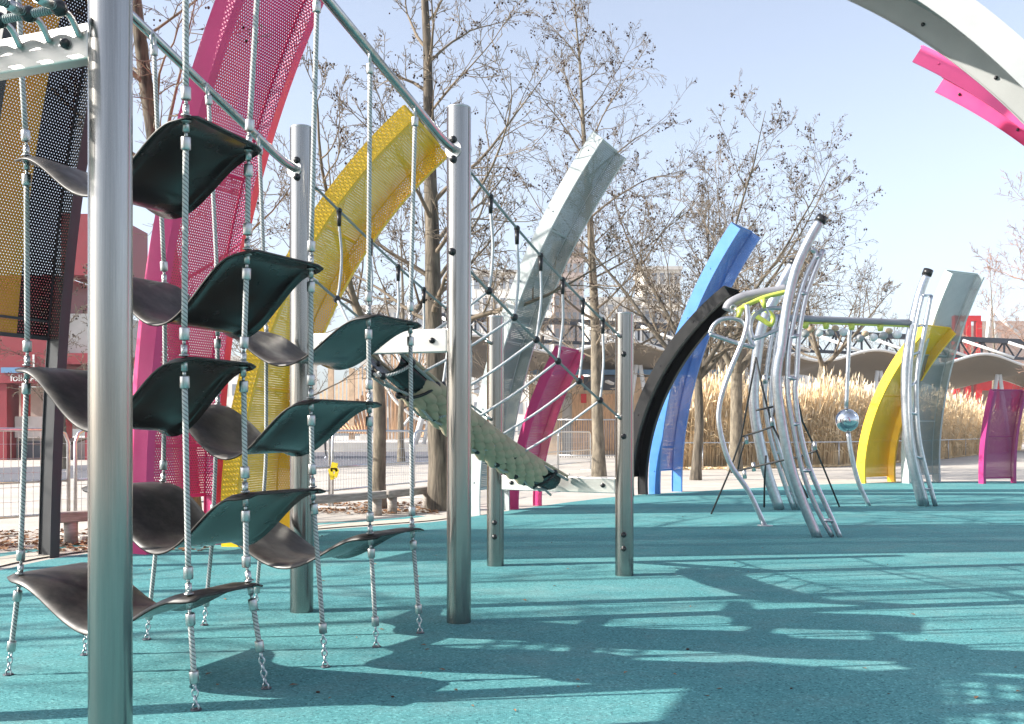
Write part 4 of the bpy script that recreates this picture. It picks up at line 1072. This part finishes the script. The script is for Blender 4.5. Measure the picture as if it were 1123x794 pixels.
for px, D in ((700, 48.5), (816, 50.5), (964, 53), (1095, 56.4)):
    for q in (-1, 1):
        mb = MB(); a = V(pxX(px, D), D, 0); mb.tube([a + gd_*.9*q, a + gd_*.1*q + V(0, 0, 4.4)], .11, 8); mb.build('column', M['white_paint'], ga)
# red pavilion right
D = 75.0
r2 = thing('red_pavilion', 'red framed pavilion behind the canopy beside the pale grey arch', 'pavilion', gr(1080, D))
for x0_, x1_, y0_, y1_, mt in ((1047, 1076, 346, 352, 'red'), (1047, 1053, 352.2, 480, 'red'), (1060, 1065, 352.2, 480, 'red'), (1071, 1077, 352.2, 480, 'red'), (1077.2, 1160, 352, 372, 'render_brown'), (1077.2, 1160, 415, 428, 'red'), (1092, 1096, 428.2, 480, 'red'), (1112, 1118, 428.2, 480, 'red')):
    part_box('frame', x0_, x1_, y0_, y1_, .5, M[mt], r2, 0, D)
part_box('back_wall', 1048, 1160, 353, 470, .4, M['render_brown'], r2, 2.5, D)
part_box('floor_slab', 1040, 1165, 411.5, 414, 3, M['bluepaint'], r2, -.3, D)
mb = MB()
for a, b in (((1086, 335), (1093, 372)), ((1088, 340), (1118, 368)), ((1086, 335), (1083, 372))): mb.tube([at(*a, 72), at(*b, 72)], .16, 7)
tag(mb.build('white_mast', M['white_paint'], loc=gr(1088, 72)), 'white mast with stays above the right red pavilion', 'mast')

# far blocks of flats
def flats(label, x0, x1, ytop, D, wall, storeys, cols_, name='apartment_block', dep=10):
    t = thing(name, label, 'building', gr((x0+x1)/2, D), 'blocks of flats beyond the park')
    X0, X1, Z1 = pxX(x0, D), pxX(x1, D), pyZ(ytop, D)
    mb = MB(); wallbox(mb, X0, X1, 0, Z1, D, dep); mb.build('wall', wall, t)
    mb = MB(); wallbox(mb, X0 - .3, X1 + .3, Z1 + .003, Z1 + .5, D - .3, dep); mb.build('parapet', M['concrete'], t)
    fh = Z1/storeys
    cw = (X1 - X0)/cols_
    for i in range(storeys):
        for j in range(cols_):
            if (i*cols_ + j) > 95: continue
            cx_ = X0 + cw*(j + .5); cz = fh*(i + .55)
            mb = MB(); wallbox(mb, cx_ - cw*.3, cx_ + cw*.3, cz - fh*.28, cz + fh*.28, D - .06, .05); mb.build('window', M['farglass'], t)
    return t
flats('white flats behind the tall grey arch', 518, 604, 300, 150, M['render_white'], 8, 9)
flats('brown block of flats behind the slim straight tree', 608, 640, 268, 160, M['render_brown'], 12, 5)
flats('cream block of flats behind the wide crowned tree', 706, 746, 296, 140, M['render_cream'], 9, 5)
flats('low grey block beside the thick furrowed tree', 395, 500, 338, 170, M['concrete'], 5, 12)
flats('pale block behind the low canopy', 645, 704, 330, 135, M['render_white'], 6, 6)
flats('long low white block behind the reeds', 770, 1000, 398, 120, M['render_white'], 3, 20)
flats('white block behind the red pavilion', 110, 330, 395, 120, M['render_white'], 4, 14)

# ------------------------------------------------------------------ passer-by beyond the fence
def person():
    b = gr(359, 40.5)
    pr = tag(bpy.data.objects.new('person', None), 'person in dark clothes walking beyond the fence', 'person'); col.objects.link(pr); pr.location = b; pr['_o'] = tuple(b)
    J = [(0,0,.93),(0,0,1.18),(0,.01,1.40),(0,.0,1.50),(0,-.02,1.63),(0,-.02,1.75),
         (.09,0,.88),(.11,-.12,.50),(.12,-.10,.09),(.12,-.24,.04), (-.09,0,.88),(-.10,.10,.50),(-.10,.30,.12),(-.10,.20,.05),
         (.18,0,1.40),(.23,.10,1.14),(.22,.02,.90),(-.18,0,1.40),(-.23,-.08,1.14),(-.22,-.18,.92)]
    E_ = [(0,1),(1,2),(2,3),(3,4),(4,5),(0,6),(6,7),(7,8),(8,9),(0,10),(10,11),(11,12),(12,13),(2,14),(14,15),(15,16),(2,17),(17,18),(18,19)]
    rad = [.15,.15,.16,.06,.09,.085,.095,.06,.045,.04,.095,.06,.045,.04,.07,.05,.035,.07,.05,.035]
    me = bpy.data.meshes.new('body'); me.from_pydata(J, E_, []); o = bpy.data.objects.new('body', me); col.objects.link(o); o.parent = pr
    me.materials.append(M['cloth_dark']); sk = o.modifiers.new('skin', 'SKIN')
    for i, v in enumerate(me.skin_vertices[0].data): v.radius = (rad[i], rad[i]*.8); v.use_root = (i == 0)
    o.modifiers.new('sub', 'SUBSURF').levels = 1; o.modifiers['sub'].render_levels = 1
    mb = MB(); mb.ball(V(0, -.02, 1.72) + b, .10, 12, 9, (.9, 1, 1.2)); mb.build('hair', M['seed'], pr)
    for x, y, z in ((.12, -.2, .06), (-.10, .24, .08)):
        mb = MB(); mb.ball(V(x, y, z) + b, .12, 10, 7, (.5, 1.1, .55)); mb.build('shoe', M['shoe'], pr)
person()

# ------------------------------------------------------------------ air
mb = MB(); mb.box((40, 170, 16.75), (704, 484, 35.5)); hz_ = mb.build('haze', M['white_paint'])
hm = bpy.data.materials.new('haze_air'); hm.use_nodes = True; hn = hm.node_tree; hn.nodes.clear()
ho = hn.nodes.new('ShaderNodeOutputMaterial'); hv = hn.nodes.new('ShaderNodeVolumePrincipled')
hv.inputs['Density'].default_value = .0006; hv.inputs['Color'].default_value = (.95, .965, 1, 1)
hn.links.new(hv.outputs[0], ho.inputs['Volume']); hz_.data.materials.clear(); hz_.data.materials.append(hm)
tag(hz_, 'thin pale winter haze over the park', None, None, 'stuff')

for o in bpy.data.objects:
    if '_o' in o: del o['_o']
